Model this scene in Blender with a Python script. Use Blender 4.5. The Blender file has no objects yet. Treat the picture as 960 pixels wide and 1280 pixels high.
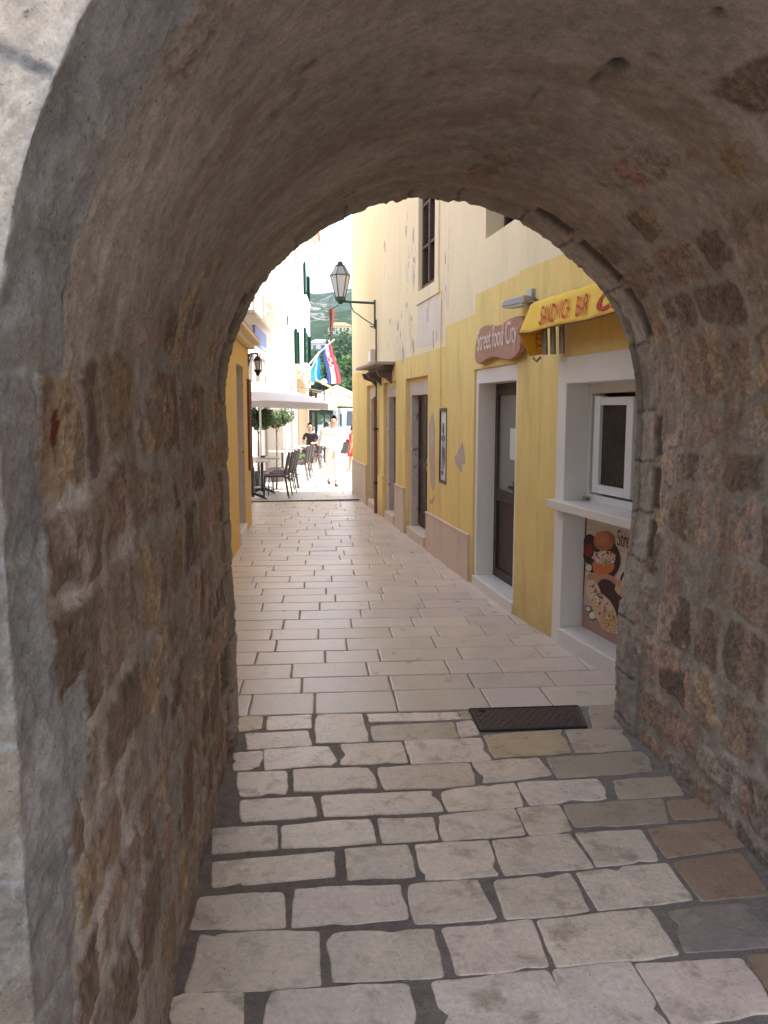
import bpy, bmesh, math, random
import numpy as np
from math import sin, cos, pi, radians, sqrt, atan2
from mathutils import Matrix, Vector
random.seed(7)
rnd = random.Random(11)
SC = bpy.context.scene
COL = SC.collection

# ------------------------------------------------------------------ camera maths (survey of the place)
H = 1.75; FPX = 1000.0; TH = radians(7.35); PS = radians(10.15); TA = radians(4.5)
def ray(px, py):
    x = (px - 480) / FPX; y = (640 - py) / FPX
    F = cos(TH) + y * sin(TH); U = y * cos(TH) - sin(TH)
    return (x * cos(PS) + F * sin(PS), F * cos(PS) - x * sin(PS), U)
def on_z(px, py, z=0.0):
    d = ray(px, py); t = (z - H) / d[2]
    return (d[0] * t, d[1] * t)
def at_y(px, py, Y):
    d = ray(px, py); t = Y / d[1]
    return Vector((d[0] * t, Y, H + d[2] * t))
def ground(Y):
    return -0.015 * min(max(Y - 16.0, 0.0), 20.0)

class Fr:
    """A vertical wall plane: u along the wall, d out of it, z up."""
    def __init__(s, o, ang, side):
        s.o = o; s.ang = ang
        s.a = Vector((sin(ang), cos(ang), 0)); s.n = Vector((-cos(ang), sin(ang), 0)) * side
        s.M = Matrix(((s.a.x, s.n.x, 0, o[0]), (s.a.y, s.n.y, 0, o[1]), (0, 0, 1, 0), (0, 0, 0, 1)))
        s.side = side
    def P(s, u, d, z):
        return Vector((s.o[0], s.o[1], 0)) + s.a * u + s.n * d + Vector((0, 0, z))
    def uv(s, px, py, d=0.0):
        r = ray(px, py); o = Vector((s.o[0], s.o[1])) + Vector((s.n.x, s.n.y)) * d
        t = (o.x * s.n.x + o.y * s.n.y) / (r[0] * s.n.x + r[1] * s.n.y)
        p = Vector((r[0] * t, r[1] * t))
        return ((p - Vector(s.o[:2])).dot(Vector((s.a.x, s.a.y))), H + r[2] * t)
FAR = Fr((2.27, 0), 0, 1)
NEAR = Fr((2.27, 6.4), radians(-3.9), 1)
LEFT = Fr((-.064, 10.0), radians(5.2), -1)
WHT = Fr((3.3, 38.0), radians(7.7), -1)
PAL = Fr((3.3 - .5, 38.0), radians(7.7), -1)

# ------------------------------------------------------------------ noise
def _h(ix, iy, seed):
    n = (ix.astype(np.int64) * 374761393 + iy.astype(np.int64) * 668265263 + seed * 1442695041) & 0xffffffff
    n = ((n ^ (n >> 13)) * 1274126177) & 0xffffffff
    n = n ^ (n >> 16)
    return (n & 0xffff) / 65535.0
def vnoise(x, y, seed=0):
    ix = np.floor(x); iy = np.floor(y); fx = x - ix; fy = y - iy
    fx = fx * fx * (3 - 2 * fx); fy = fy * fy * (3 - 2 * fy)
    a = _h(ix, iy, seed); b = _h(ix + 1, iy, seed); c = _h(ix, iy + 1, seed); d = _h(ix + 1, iy + 1, seed)
    return (a * (1 - fx) + b * fx) * (1 - fy) + (c * (1 - fx) + d * fx) * fy
def fbm(x, y, seed=0, o=4):
    s = 0; a = .5; t = 0
    for k in range(o):
        s = s + a * vnoise(x, y, seed + k * 17); t += a; a *= .5; x = x * 2.03 + 3.1; y = y * 2.03 + 1.7
    return s / t
def sst(a, b, x):
    t = np.clip((x - a) / (b - a), 0, 1); return t * t * (3 - 2 * t)

# ------------------------------------------------------------------ materials
def nodes(name):
    m = bpy.data.materials.new(name); m.use_nodes = True
    nt = m.node_tree; b = nt.nodes['Principled BSDF']
    return m, nt, b
def N(nt, t, **kw):
    n = nt.nodes.new(t)
    for k, v in kw.items():
        if k in n.inputs: n.inputs[k].default_value = v
        else: setattr(n, k, v)
    return n
def mul(c, k): return tuple(min(1, v * k) for v in c[:3]) + (1,)
def mat(name, c, rough=.6, var=.15, scale=6., bump=.0, bscale=60., metal=0., attr=False, coat=0., spec=.5, dist=None,
        stain=None, stretch=(1, 1, 1), trans=0., alpha=1., fleck=0.):
    """Plain procedural surface: base colour broken up by two noises, optional stains and bump."""
    m, nt, b = nodes(name); L = nt.links.new
    tc = N(nt, 'ShaderNodeTexCoord'); mp = N(nt, 'ShaderNodeMapping'); mp.inputs['Scale'].default_value = stretch
    L(tc.outputs['Object'], mp.inputs['Vector'])
    n1 = N(nt, 'ShaderNodeTexNoise', Scale=scale, Detail=6., Roughness=.6); L(mp.outputs[0], n1.inputs['Vector'])
    n2 = N(nt, 'ShaderNodeTexNoise', Scale=scale * 7.3, Detail=4., Roughness=.7); L(mp.outputs[0], n2.inputs['Vector'])
    ad = N(nt, 'ShaderNodeMath', operation='ADD'); L(n1.outputs['Fac'], ad.inputs[0]); L(n2.outputs['Fac'], ad.inputs[1])
    mr = N(nt, 'ShaderNodeMapRange'); mr.inputs['From Min'].default_value = .65; mr.inputs['From Max'].default_value = 1.35
    mr.inputs['To Min'].default_value = 1 - var; mr.inputs['To Max'].default_value = 1 + var; L(ad.outputs[0], mr.inputs['Value'])
    mx = N(nt, 'ShaderNodeVectorMath', operation='MULTIPLY')
    if attr:
        at = N(nt, 'ShaderNodeAttribute', attribute_name='Col'); L(at.outputs['Color'], mx.inputs[0])
    else:
        mx.inputs[0].default_value = c[:3]
    L(mr.outputs[0], mx.inputs[1])
    out = mx.outputs[0]
    if stain:
        sc, lo, hi, colr = stain
        n3 = N(nt, 'ShaderNodeTexNoise', Scale=sc, Detail=8., Roughness=.65, Distortion=.4); L(mp.outputs[0], n3.inputs['Vector'])
        r3 = N(nt, 'ShaderNodeMapRange'); r3.inputs['From Min'].default_value = lo; r3.inputs['From Max'].default_value = hi
        L(n3.outputs['Fac'], r3.inputs['Value'])
        mi = N(nt, 'ShaderNodeMix', data_type='RGBA'); L(r3.outputs[0], mi.inputs['Factor'])
        L(out, mi.inputs['A']); mi.inputs['B'].default_value = tuple(colr) + (1,)
        out = mi.outputs['Result']
    if fleck:
        n4 = N(nt, 'ShaderNodeTexNoise', Scale=85., Detail=3., Roughness=.7); L(tc.outputs['Object'], n4.inputs['Vector'])
        r4 = N(nt, 'ShaderNodeMapRange'); r4.inputs['From Min'].default_value = .62; r4.inputs['From Max'].default_value = .72
        r4.inputs['To Max'].default_value = fleck
        L(n4.outputs['Fac'], r4.inputs['Value'])
        mi = N(nt, 'ShaderNodeMix', data_type='RGBA'); L(r4.outputs[0], mi.inputs['Factor'])
        L(out, mi.inputs['A']); mi.inputs['B'].default_value = (.09, .07, .055, 1)
        out = mi.outputs['Result']
    L(out, b.inputs['Base Color'])
    b.inputs['Roughness'].default_value = rough; b.inputs['Metallic'].default_value = metal
    b.inputs['Coat Weight'].default_value = coat; b.inputs['Specular IOR Level'].default_value = spec
    b.inputs['Transmission Weight'].default_value = trans; b.inputs['Alpha'].default_value = alpha
    if rough > .2 and not metal:
        rr = N(nt, 'ShaderNodeMapRange'); rr.inputs['To Min'].default_value = rough - .12; rr.inputs['To Max'].default_value = min(1, rough + .15)
        L(n1.outputs['Fac'], rr.inputs['Value']); L(rr.outputs[0], b.inputs['Roughness'])
    if bump:
        nb = N(nt, 'ShaderNodeTexNoise', Scale=bscale, Detail=7., Roughness=.68); L(mp.outputs[0], nb.inputs['Vector'])
        bp = N(nt, 'ShaderNodeBump', Strength=bump, Distance=dist or .01); L(nb.outputs['Fac'], bp.inputs['Height'])
        L(bp.outputs[0], b.inputs['Normal'])
    return m
def glass_mat(name, tint, rough=.04):
    m, nt, b = nodes(name)
    b.inputs['Base Color'].default_value = tuple(tint) + (1,); b.inputs['Roughness'].default_value = rough
    b.inputs['Specular IOR Level'].default_value = .9; b.inputs['Coat Weight'].default_value = .4
    return m

def world_of(o):
    M = Matrix.Identity(4)
    while o is not None:
        M = Matrix.Translation(o.location) @ o.rotation_euler.to_matrix().to_4x4() @ M; o = o.parent
    return M
# ------------------------------------------------------------------ mesh builder
class B:
    def __init__(s, M=None): s.v = []; s.f = []; s.mi = []; s.c = []; s.M = M; s.col = (1, 1, 1)
    def add(s, vs, fs, mi=0, col=None):
        k = len(s.v); M = s.M
        for p in vs:
            p = Vector(p); s.v.append(M @ p if M is not None else p); s.c.append(col or s.col)
        for f in fs: s.f.append(tuple(i + k for i in f)); s.mi.append(mi)
        return s
    def box(s, x0, x1, y0, y1, z0, z1, mi=0, col=None):
        vs = [(x, y, z) for z in (z0, z1) for y in (y0, y1) for x in (x0, x1)]
        return s.add(vs, [(0, 2, 3, 1), (4, 5, 7, 6), (0, 1, 5, 4), (2, 6, 7, 3), (0, 4, 6, 2), (1, 3, 7, 5)], mi, col)
    def quad(s, a, b, c, d, mi=0, col=None): return s.add([a, b, c, d], [(0, 1, 2, 3)], mi, col)
    def prism(s, poly, axis, t0, t1, mi=0, col=None):
        """poly of 2-tuples, extruded along axis (0,1,2) from t0 to t1"""
        n = len(poly)
        def P(p, t):
            q = list(p); q.insert(axis, t); return tuple(q)
        vs = [P(p, t0) for p in poly] + [P(p, t1) for p in poly]
        fs = [tuple(range(n))[::-1], tuple(range(n, 2 * n))] + [(i, (i + 1) % n, n + (i + 1) % n, n + i) for i in range(n)]
        return s.add(vs, fs, mi, col)
    def tube(s, pts, r, n=8, mi=0, col=None, caps=True):
        pts = [Vector(p) for p in pts]; rs = r if isinstance(r, (list, tuple)) else [r] * len(pts)
        vs = []; fs = []
        for i, p in enumerate(pts):
            t = (pts[min(i + 1, len(pts) - 1)] - pts[max(i - 1, 0)]).normalized()
            up = Vector((0, 0, 1)) if abs(t.z) < .9 else Vector((1, 0, 0))
            a = t.cross(up).normalized(); b = t.cross(a)
            for k in range(n):
                w = 2 * pi * k / n; vs.append(p + (a * cos(w) + b * sin(w)) * rs[i])
        for i in range(len(pts) - 1):
            for k in range(n):
                fs.append((i * n + k, i * n + (k + 1) % n, (i + 1) * n + (k + 1) % n, (i + 1) * n + k))
        if caps: fs += [tuple(range(n))[::-1], tuple(range((len(pts) - 1) * n, len(pts) * n))]
        return s.add(vs, fs, mi, col)
    def lathe(s, prof, c=(0, 0, 0), n=20, mi=0, col=None, sx=1, sy=1):
        vs = []; fs = []
        for (r, z) in prof:
            for k in range(n):
                w = 2 * pi * k / n; vs.append((c[0] + r * cos(w) * sx, c[1] + r * sin(w) * sy, c[2] + z))
        for i in range(len(prof) - 1):
            for k in range(n): fs.append((i * n + k, i * n + (k + 1) % n, (i + 1) * n + (k + 1) % n, (i + 1) * n + k))
        fs += [tuple(range(n))[::-1], tuple(range((len(prof) - 1) * n, len(prof) * n))]
        return s.add(vs, fs, mi, col)
    def ball(s, c, r, n=10, mi=0, col=None):
        r = r if isinstance(r, (tuple, list)) else (r, r, r); m = n // 2 + 1
        pr = [(max(.001, sin(pi * i / m)), -cos(pi * i / m)) for i in range(m + 1)]
        k = len(s.v); q = B(); q.lathe(pr, n=n)
        return s.add([(c[0] + v.x * r[0], c[1] + v.y * r[1], c[2] + v.z * r[2]) for v in q.v], q.f, mi, col)
    def build(s, name, mats, parent=None, smooth=False, bevel=0, world=True, recalc=True, subsurf=0):
        me = bpy.data.meshes.new(name)
        vs = s.v
        if parent is not None and world:
            Mi = world_of(parent).inverted()
            vs = [Mi @ v for v in vs]
        me.from_pydata([tuple(v) for v in vs], [], s.f)
        if recalc:
            bm = bmesh.new(); bm.from_mesh(me); bmesh.ops.recalc_face_normals(bm, faces=bm.faces); bm.to_mesh(me); bm.free()
        ca = me.color_attributes.new('Col', 'FLOAT_COLOR', 'POINT')
        ca.data.foreach_set('color', [x for c in s.c for x in (*c[:3], 1.0)])
        for m in (mats if isinstance(mats, (list, tuple)) else [mats]): me.materials.append(m)
        me.polygons.foreach_set('material_index', s.mi)
        if smooth: me.polygons.foreach_set('use_smooth', [True] * len(me.polygons))
        o = bpy.data.objects.new(name, me); COL.objects.link(o)
        if parent is not None: o.parent = parent
        if bevel:
            b = o.modifiers.new('bevel', 'BEVEL'); b.width = bevel; b.segments = 2; b.limit_method = 'ANGLE'
        if subsurf:
            q = o.modifiers.new('sub', 'SUBSURF'); q.levels = q.render_levels = subsurf
        return o
def tag(o, label=None, cat=None, group=None, kind=None):
    if label: o['label'] = label
    if cat: o['category'] = cat
    if group: o['group'] = group
    if kind: o['kind'] = kind
    return o
def empty(name, loc, rz=0., label=None, cat=None, group=None):
    o = bpy.data.objects.new(name, None); COL.objects.link(o); o.empty_display_size = .1
    o.location = loc; o.rotation_euler = (0, 0, rz); return tag(o, label, cat, group)
def dup(o, parent=None):
    c = o.copy(); COL.objects.link(c); c.parent = parent
    for ch in [x for x in COL.objects if x.parent is o]: dup(ch, c)
    return c
def text_mesh(name, body, size, M, m, parent, sx=1., extrude=.002, offset=0., shear=0., curve_fn=None):
    cu = bpy.data.curves.new(name, 'FONT'); cu.body = body; cu.size = size; cu.extrude = extrude; cu.offset = offset; cu.shear = shear
    cu.resolution_u = 3
    t = bpy.data.objects.new('tmp', cu); COL.objects.link(t)
    dg = bpy.context.evaluated_depsgraph_get(); me = bpy.data.meshes.new_from_object(t.evaluated_get(dg))
    bpy.data.objects.remove(t)
    Mi = Matrix.Identity(4)
    if parent is not None: Mi = world_of(parent).inverted()
    for v in me.vertices:
        p = Vector((v.co.x * sx, v.co.y, v.co.z))
        if curve_fn: p = curve_fn(p)
        v.co = Mi @ (M @ p)
    me.materials.clear(); me.materials.append(m)
    o = bpy.data.objects.new(name, me); COL.objects.link(o); o.parent = parent
    return o
def wall_text_M(fr, u, d, z):
    """text runs left to right for someone in the lane facing the wall"""
    P = fr.P(u, d, z); x = -fr.a * fr.side; n = fr.n
    return Matrix(((x.x, 0, n.x, P.x), (x.y, 0, n.y, P.y), (0, 1, 0, P.z), (0, 0, 0, 1)))

# ------------------------------------------------------------------ palette
M_lining = mat('rubble_and_mortar', (1, 1, 1), .9, .34, 22, .6, 85, attr=True, dist=.010, fleck=.7)
M_wallblock = mat('town_wall_blocks', (.42, .38, .33), .9, .25, 3, .5, 30, dist=.02, stain=(2.5, .5, .8, (.25, .2, .16)))
M_stone = mat('paving_stone', (1, 1, 1), .28, .26, 6, .45, 40, attr=True, dist=.006, fleck=.75, stain=(7, .54, .66, (.46, .36, .27)))
M_slab = mat('lane_slab_stone', (1, 1, 1), .30, .12, 5, .3, 40, attr=True, dist=.005, fleck=.5, stain=(3, .60, .78, (.46, .38, .31)))
M_mortar = mat('mortar', (.25, .21, .18), .9, .4, 16, .9, 60, dist=.01)
M_grout = mat('slab_joint', (.27, .22, .18), .9, .3, 12, .5, 90, dist=.008)
M_yel = mat('yellow_plaster', (.82, .62, .225), .88, .10, 1.6, .35, 22, dist=.010, stain=(3.6, .53, .80, (.60, .41, .18)), stretch=(1, 1, .22))
def foot_dirt(m, top):
    nt = m.node_tree; b = nt.nodes['Principled BSDF']; src = b.inputs['Base Color'].links[0].from_socket; L = nt.links.new
    ge = N(nt, 'ShaderNodeNewGeometry'); sp = N(nt, 'ShaderNodeSeparateXYZ'); L(ge.outputs['Position'], sp.inputs[0])
    n = N(nt, 'ShaderNodeTexNoise', Scale=5., Detail=7., Roughness=.7); L(ge.outputs['Position'], n.inputs['Vector'])
    a = N(nt, 'ShaderNodeMath', operation='MULTIPLY_ADD'); L(sp.outputs[2], a.inputs[0]); a.inputs[1].default_value = -1 / top; L(n.outputs['Fac'], a.inputs[2])
    r = N(nt, 'ShaderNodeMapRange'); r.inputs['From Min'].default_value = .0; r.inputs['From Max'].default_value = .6; r.inputs['To Max'].default_value = .55; L(a.outputs[0], r.inputs['Value'])
    mi = N(nt, 'ShaderNodeMix', data_type='RGBA'); L(r.outputs[0], mi.inputs['Factor']); L(src, mi.inputs['A']); mi.inputs['B'].default_value = (.42, .30, .17, 1); L(mi.outputs['Result'], b.inputs['Base Color'])

M_cream = mat('cream_plaster', (.84, .72, .47), .88, .06, 1.4, .3, 22, dist=.010, stain=(3.0, .54, .82, (.72, .58, .38)), stretch=(1, 1, .2))
foot_dirt(M_yel, .9)
M_white = mat('white_plaster', (.80, .76, .70), .85, .04, 2, .15, 50, dist=.003)
M_frame_st = mat('scuffed_stone_jamb', (.58, .49, .42), .8, .16, 5, .35, 60, dist=.006, stain=(9, .60, .70, (.12, .09, .07)))
M_plinth = mat('pink_stone_panel', (.66, .53, .43), .7, .12, 5, .2, 50, dist=.003, stretch=(1, 1, .4))
M_marble = mat('pale_marble', (.74, .70, .64), .35, .07, 5, .05, 40)
M_brown = mat('brown_aluminium', (.045, .026, .020), .45, .15, 12)
M_oldwood = mat('old_brown_wood', (.10, .052, .035), .7, .3, 14, .4, 50, dist=.004, stretch=(1, 1, .2))
M_glass = glass_mat('dark_window_glass', (.03, .032, .034))
M_glassg = glass_mat('grey_door_glass', (.20, .19, .17), .25)
M_sglass = mat('serving_glass', (.055, .048, .04), .12, .3, 3)
M_sglass.node_tree.nodes['Principled BSDF'].inputs['IOR'].default_value = 1.12
M_upvc = mat('white_window_plastic', (.78, .77, .75), .35, .03, 5)
M_green = mat('green_painted_iron', (.03, .085, .06), .5, .2, 20)
M_lampglass = mat('frosted_lamp_glass', (.72, .74, .72), .4, .04, 8)
M_iron = mat('black_iron', (.018, .016, .017), .55, .2, 20)
M_grey = mat('grey_paint', (.45, .45, .44), .45, .08, 10)
M_signwood = mat('sign_wood', (.42, .21, .135), .65, .28, 5, .4, 40, dist=.006, stretch=(1, 1, 3.5))
M_signtext = mat('sign_lettering', (.78, .64, .55), .7, .08, 9)
M_awn = mat('yellow_awning_fabric', (.86, .55, .07), .85, .08, 5, .15, 120, dist=.002)
M_awnflap = mat('orange_awning_flap', (.85, .42, .02), .8, .08, 5)
M_red = mat('red_awning_lettering', (.50, .03, .02), .8, .08, 20)
M_alu = mat('tarnished_aluminium', (.30, .26, .22), .4, .15, 15, metal=.4)
M_plate = mat('cast_iron_cover', (.085, .055, .042), .6, .25, 14, .3, 120, dist=.003, metal=.25)
M_patch = mat('bare_render_patch', (.50, .42, .35), .95, .18, 6, .6, 40, dist=.01)
M_peel = mat('flaked_limewash', (.74, .66, .55), .95, .1, 5, .3, 30, dist=.006, stretch=(1, 1, .3))
M_tile = mat('terracotta_tile', (.45, .17, .08), .8, .25, 6, .3, 30)
M_wb = mat('white_house_wall', (.74, .71, .67), .85, .05, .6, .1, 10)
M_carved = mat('carved_pink_stone', (.62, .52, .45), .85, .14, 4, .4, 20, dist=.02)
M_shutter = mat('green_shutter', (.008, .045, .03), .6, .15, 6)
M_pilaster = mat('grey_stone_pilaster', (.34, .31, .30), .8, .15, 4)
M_banner = mat('blue_cloth', (.20, .25, .48), .85, .06, 4)
M_canvas = mat('white_umbrella_canvas', (.62, .60, .62), .85, .04, 3)
M_canvasy = mat('cream_umbrella_canvas', (.80, .72, .48), .85, .05, 3)
M_chair = mat('brown_woven_chair', (.085, .055, .058), .6, .3, 60, .3, 150, dist=.003)
M_chairleg = mat('dark_metal_leg', (.09, .075, .075), .4, .1, 20, metal=.3)
M_table = mat('pale_table_top', (.62, .55, .52), .35, .05, 8)
M_pot = mat('dark_plant_pot', (.10, .085, .085), .7, .15, 8)
M_leaf = mat('olive_leaf', (.055, .085, .028), .6, .35, 12, attr=True)
M_bark = mat('bark', (.16, .12, .085), .9, .3, 18, .5, 40)
M_skin = mat('skin', (.55, .30, .20), .55, .06, 10)
M_cloth_w = mat('white_cotton', (.80, .77, .76), .85, .03, 10)
M_cloth_b = mat('black_cotton', (.02, .018, .02), .85, .1, 10)
M_cloth_r = mat('red_cotton', (.70, .05, .035), .85, .08, 10)
M_hair = mat('dark_hair', (.03, .018, .012), .6, .2, 30)
M_shoe = mat('brown_shoe', (.12, .07, .05), .5, .1, 10)
M_attr = mat('printed_colour', (1, 1, 1), .55, .10, 22, attr=True)
M_van = mat('pale_blue_van_paint', (.55, .60, .72), .25, .03, 4, coat=.6)
M_rubber = mat('black_rubber', (.02, .02, .02), .8, .1, 20)

for m_ in (M_shutter, M_leaf, M_wb):
    m_.node_tree.nodes['Principled BSDF'].inputs['Specular IOR Level'].default_value = .08
# ================================================================== GROUND
def stone_to(b, poly, zt, col, rg, rough=.004, bev=.010, step=.03, tilt=.003, corner=.03, grow=0.):
    """one worn paving stone: rounded irregular outline with soft shoulders"""
    # round the corners
    n = len(poly); pts = []
    for i in range(n):
        p0 = Vector(poly[i - 1]); p = Vector(poly[i]); p1 = Vector(poly[(i + 1) % n])
        c = corner * rg.uniform(.5, 1.4)
        a = p + (p0 - p).normalized() * min(c, (p0 - p).length * .4); d = p + (p1 - p).normalized() * min(c, (p1 - p).length * .4)
        for t in (0, .33, .67, 1): pts.append(a * (1 - t) ** 2 + p * 2 * t * (1 - t) + d * t * t)
    out = []
    for i in range(len(pts)):
        p = pts[i]; q = pts[(i + 1) % len(pts)]; m = max(1, int((q - p).length / step))
        for k in range(m): out.append(p.lerp(q, k / m))
    cen = sum(out, Vector((0, 0))) / len(out)
    xs = np.array([p.x for p in out]); ys = np.array([p.y for p in out]); sd = rg.randint(0, 9999)
    nz = (fbm(xs * 9, ys * 9, sd, 4) - .5) * 2
    r2 = []
    for p, q in zip(out, nz):
        dv = (p - cen).normalized(); r2.append(p + dv * (q * rough * 2.4 - rough * .3 + grow))
    if grow:
        for k in range(rg.choice([0, 1, 1, 2, 3])):
            c = rg.choice(r2).copy(); w_b = rg.uniform(.02, .06); dp_ = rg.uniform(.008, .028)
            r2 = [p - (p - cen).normalized() * dp_ * math.exp(-((p - c).length / w_b) ** 2) for p in r2]
    m = len(r2); tx = rg.uniform(-tilt, tilt); ty = rg.uniform(-tilt, tilt); z0 = zt + rg.uniform(-.002, .002)
    def ring(inset, z):
        o = []
        for p in r2:
            d = (cen - p); L = d.length; q = p + d * (inset / max(L, .02))
            o.append((q.x, q.y, z + (q.x - cen.x) * tx * 2 + (q.y - cen.y) * ty * 2))
        return o
    vs = ring(0, z0 - .03) + ring(0, z0 - bev * .7) + ring(bev * .5, z0 - bev * .2) + ring(bev * 1.5, z0)
    fs = [(k * m + i, k * m + (i + 1) % m, (k + 1) * m + (i + 1) % m, (k + 1) * m + i) for k in range(3) for i in range(m)]
    fs.append(tuple(range(3 * m, 4 * m)))
    b.add(vs, fs, 0, col)
def stone_col(rg, base=(.60, .52, .45), v=.10, ochre=.08):
    k = 1 + rg.uniform(-v, v); t = rg.random() + .0
    c = [base[0] * k, base[1] * k * (1 + rg.uniform(-.02, .02)), base[2] * k * (1 + rg.uniform(-.05, .05))]
    if t < ochre: c = [.50 * k, .38 * k, .24 * k]
    elif t < ochre + .08: c = [.44 * k, .38 * k, .34 * k]
    return tuple(c)

A6 = lambda *p: [(220 + x / 2.2857, 880 + y / 2.2857) for x, y in p]      # survey sheets of the worn stones
A4 = lambda *p: [(640 + x / 3, 860 + y / 3) for x, y in p]
PX = lambda *p: list(p)
LT = (.78, .645, .51); OC = (.54, .41, .25); BR = (.38, .26, .18); GY = (.33, .28, .25); TN = (.50, .41, .31)
worn = [
 (A6((262,35),(385,30),(388,68),(262,72)),LT),(A6((400,30),(530,27),(550,105),(402,110)),LT),(A6((545,28),(800,22),(812,42),(556,50)),LT),
 (A6((555,62),(790,50),(806,95),(566,105)),TN),(A6((800,22),(832,20),(842,40),(816,41)),TN),(A6((795,52),(845,48),(865,85),(815,93)),LT),
 (A6((170,35),(245,35),(245,70),(165,80)),OC),(A6((200,85),(375,75),(388,118),(205,128)),LT),
 (A6((165,140),(246,134),(246,185),(165,188)),LT),(A6((254,130),(440,118),(462,172),(256,187)),LT),(A6((470,115),(640,110),(660,165),(472,173)),LT),
 (A6((655,105),(868,97),(900,158),(675,170)),LT),(PX((605,919),(702,912),(712,940),(618,947)),OC),(PX((707,912),(780,911),(790,937),(720,940)),TN),
 (A6((175,195),(315,192),(315,258),(178,265)),LT),(A6((335,187),(555,180),(575,240),(335,250)),LT),(A6((575,182),(835,168),(858,230),(595,245)),LT),
 (PX((592,952),(672,947),(690,968),(602,979)),LT),(PX((685,947),(806,938),(815,963),(698,972)),TN),
 (A6((188,275),(390,262),(398,320),(185,335)),LT),(A6((415,262),(740,248),(762,305),(425,320)),LT),(PX((551,988),(643,978),(655,1007),(561,1014)),LT),
 (PX((648,978),(745,973),(764,998),(662,1006)),LT),(PX((764,975),(838,970),(855,993),(775,998)),TN),
 (A6((105,355),(288,345),(290,412),(105,425)),LT),(A6((303,345),(555,325),(568,395),(303,410)),LT),(A6((580,328),(735,322),(747,385),(592,395)),LT),
 (PX((547,1020),(641,1010),(656,1042),(555,1050)),LT),(PX((646,1010),(698,1006),(715,1037),(663,1043)),LT),(PX((706,1005),(827,998),(833,1027),(719,1033)),TN),
 (PX((834,1000),(884,997),(902,1020),(842,1024)),BR),
 (A6((105,450),(450,418),(452,490),(105,522)),LT),(A6((485,415),(660,402),(683,490),(492,500)),LT),(A6((685,402),(890,390),(928,490),(712,500)),LT),
 (PX((616,1050),(712,1042),(740,1083),(632,1093)),LT),(PX((721,1042),(800,1037),(823,1075),(746,1082)),LT),(PX((809,1036),(903,1026),(930,1057),(833,1072)),BR),
 (A6((65,550),(305,535),(310,635),(40,640)),LT),(A6((335,525),(640,515),(660,610),(335,635)),LT),(A6((660,512),(860,503),(918,610),(685,625)),LT),
 (PX((618,1101),(711,1092),(739,1138),(633,1147)),LT),(PX((722,1090),(833,1078),(865,1123),(748,1137)),LT),(PX((843,1078),(925,1067),(962,1117),(877,1125)),BR),
 (A6((70,655),(405,648),(412,800),(30,820)),LT),(A6((432,655),(730,642),(760,775),(450,790)),LT),(PX((556,1160),(663,1149),(686,1207),(571,1218)),LT),
 (PX((674,1151),(812,1135),(848,1192),(697,1208)),LT),(PX((834,1138),(930,1128),(975,1180),(858,1189)),GY),
 (PX((215,1243),(303,1241),(300,1305),(200,1305)),LT),(PX((338,1238),(508,1230),(530,1315),(325,1318)),LT),(PX((540,1227),(683,1212),(735,1300),(570,1312)),LT),
 (PX((692,1213),(787,1203),(838,1285),(722,1297)),LT),(PX((795,1204),(927,1197),(970,1267),(842,1281)),LT),(PX((737,882),(781,880),(784,909),(742,910)),TN),
 (PX((937,1195),(1010,1190),(1050,1250),(978,1263)),BR),
]
b = B(); rg = random.Random(5)
for poly, c in worn:
    w = [on_z(*p) for p in poly]
    k = rg.uniform(.88, 1.10)
    if c == LT: c = rg.choice([LT, LT, LT, (.76, .61, .46), (.73, .62, .52), (.78, .63, .52)])
    stone_to(b, w, 0, tuple(x * k for x in c), rg, rough=.0045, bev=.004, step=.016, corner=.016, grow=.008)
# the same kind of worn stones behind and beside the surveyed ones
y = 1.93
while y > -5:
    h = rg.uniform(.24, .32); x = -3.5 + rg.random() * .3
    while x < 4.5:
        l = rg.uniform(.3, .55); y1 = y; y0 = y - h
        q = [(x, y0), (x + l, y0), (x + l, y1), (x, y1)]
        q = [(p[0] * cos(-TA) - p[1] * sin(-TA), p[0] * sin(-TA) + p[1] * cos(-TA)) for p in q]
        stone_to(b, q, 0, stone_col(rg, LT), rg, rough=.006, bev=.012, step=.05, corner=.045); x += l + .03
    y -= h + .03
tag(b.build('worn_stone_paving', [M_stone]), kind='structure')
# lane courses
b = B(); rg = random.Random(9); CA = radians(5.5)
def rc(x, y): return (x * cos(CA) + y * sin(CA), -x * sin(CA) + y * cos(CA))
y = 4.46; ch = .285
while y < 15.15:
    h = (.34 if y < 4.5 else ch) + rg.uniform(-.008, .012)
    x = -2.4 + rg.random() * .45
    while x < 2.2:
        l = rg.choice([.36, .42, .46, .5, .52, .58, .62]) * rg.uniform(.95, 1.05)
        q = [rc(x, y), rc(x + l, y), rc(x + l, y + h), rc(x, y + h)]
        if q[1][0] > -1.2 and q[0][0] < 2.85:
            stone_to(b, q, 0, stone_col(rg, (.66, .555, .47), .07, -.3), rg, rough=.0022, bev=.007, step=.06, corner=.008, tilt=.002)
        x += l + .007
    y += h + .008
tag(b.build('lane_paving', [M_slab]), kind='structure')
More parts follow.
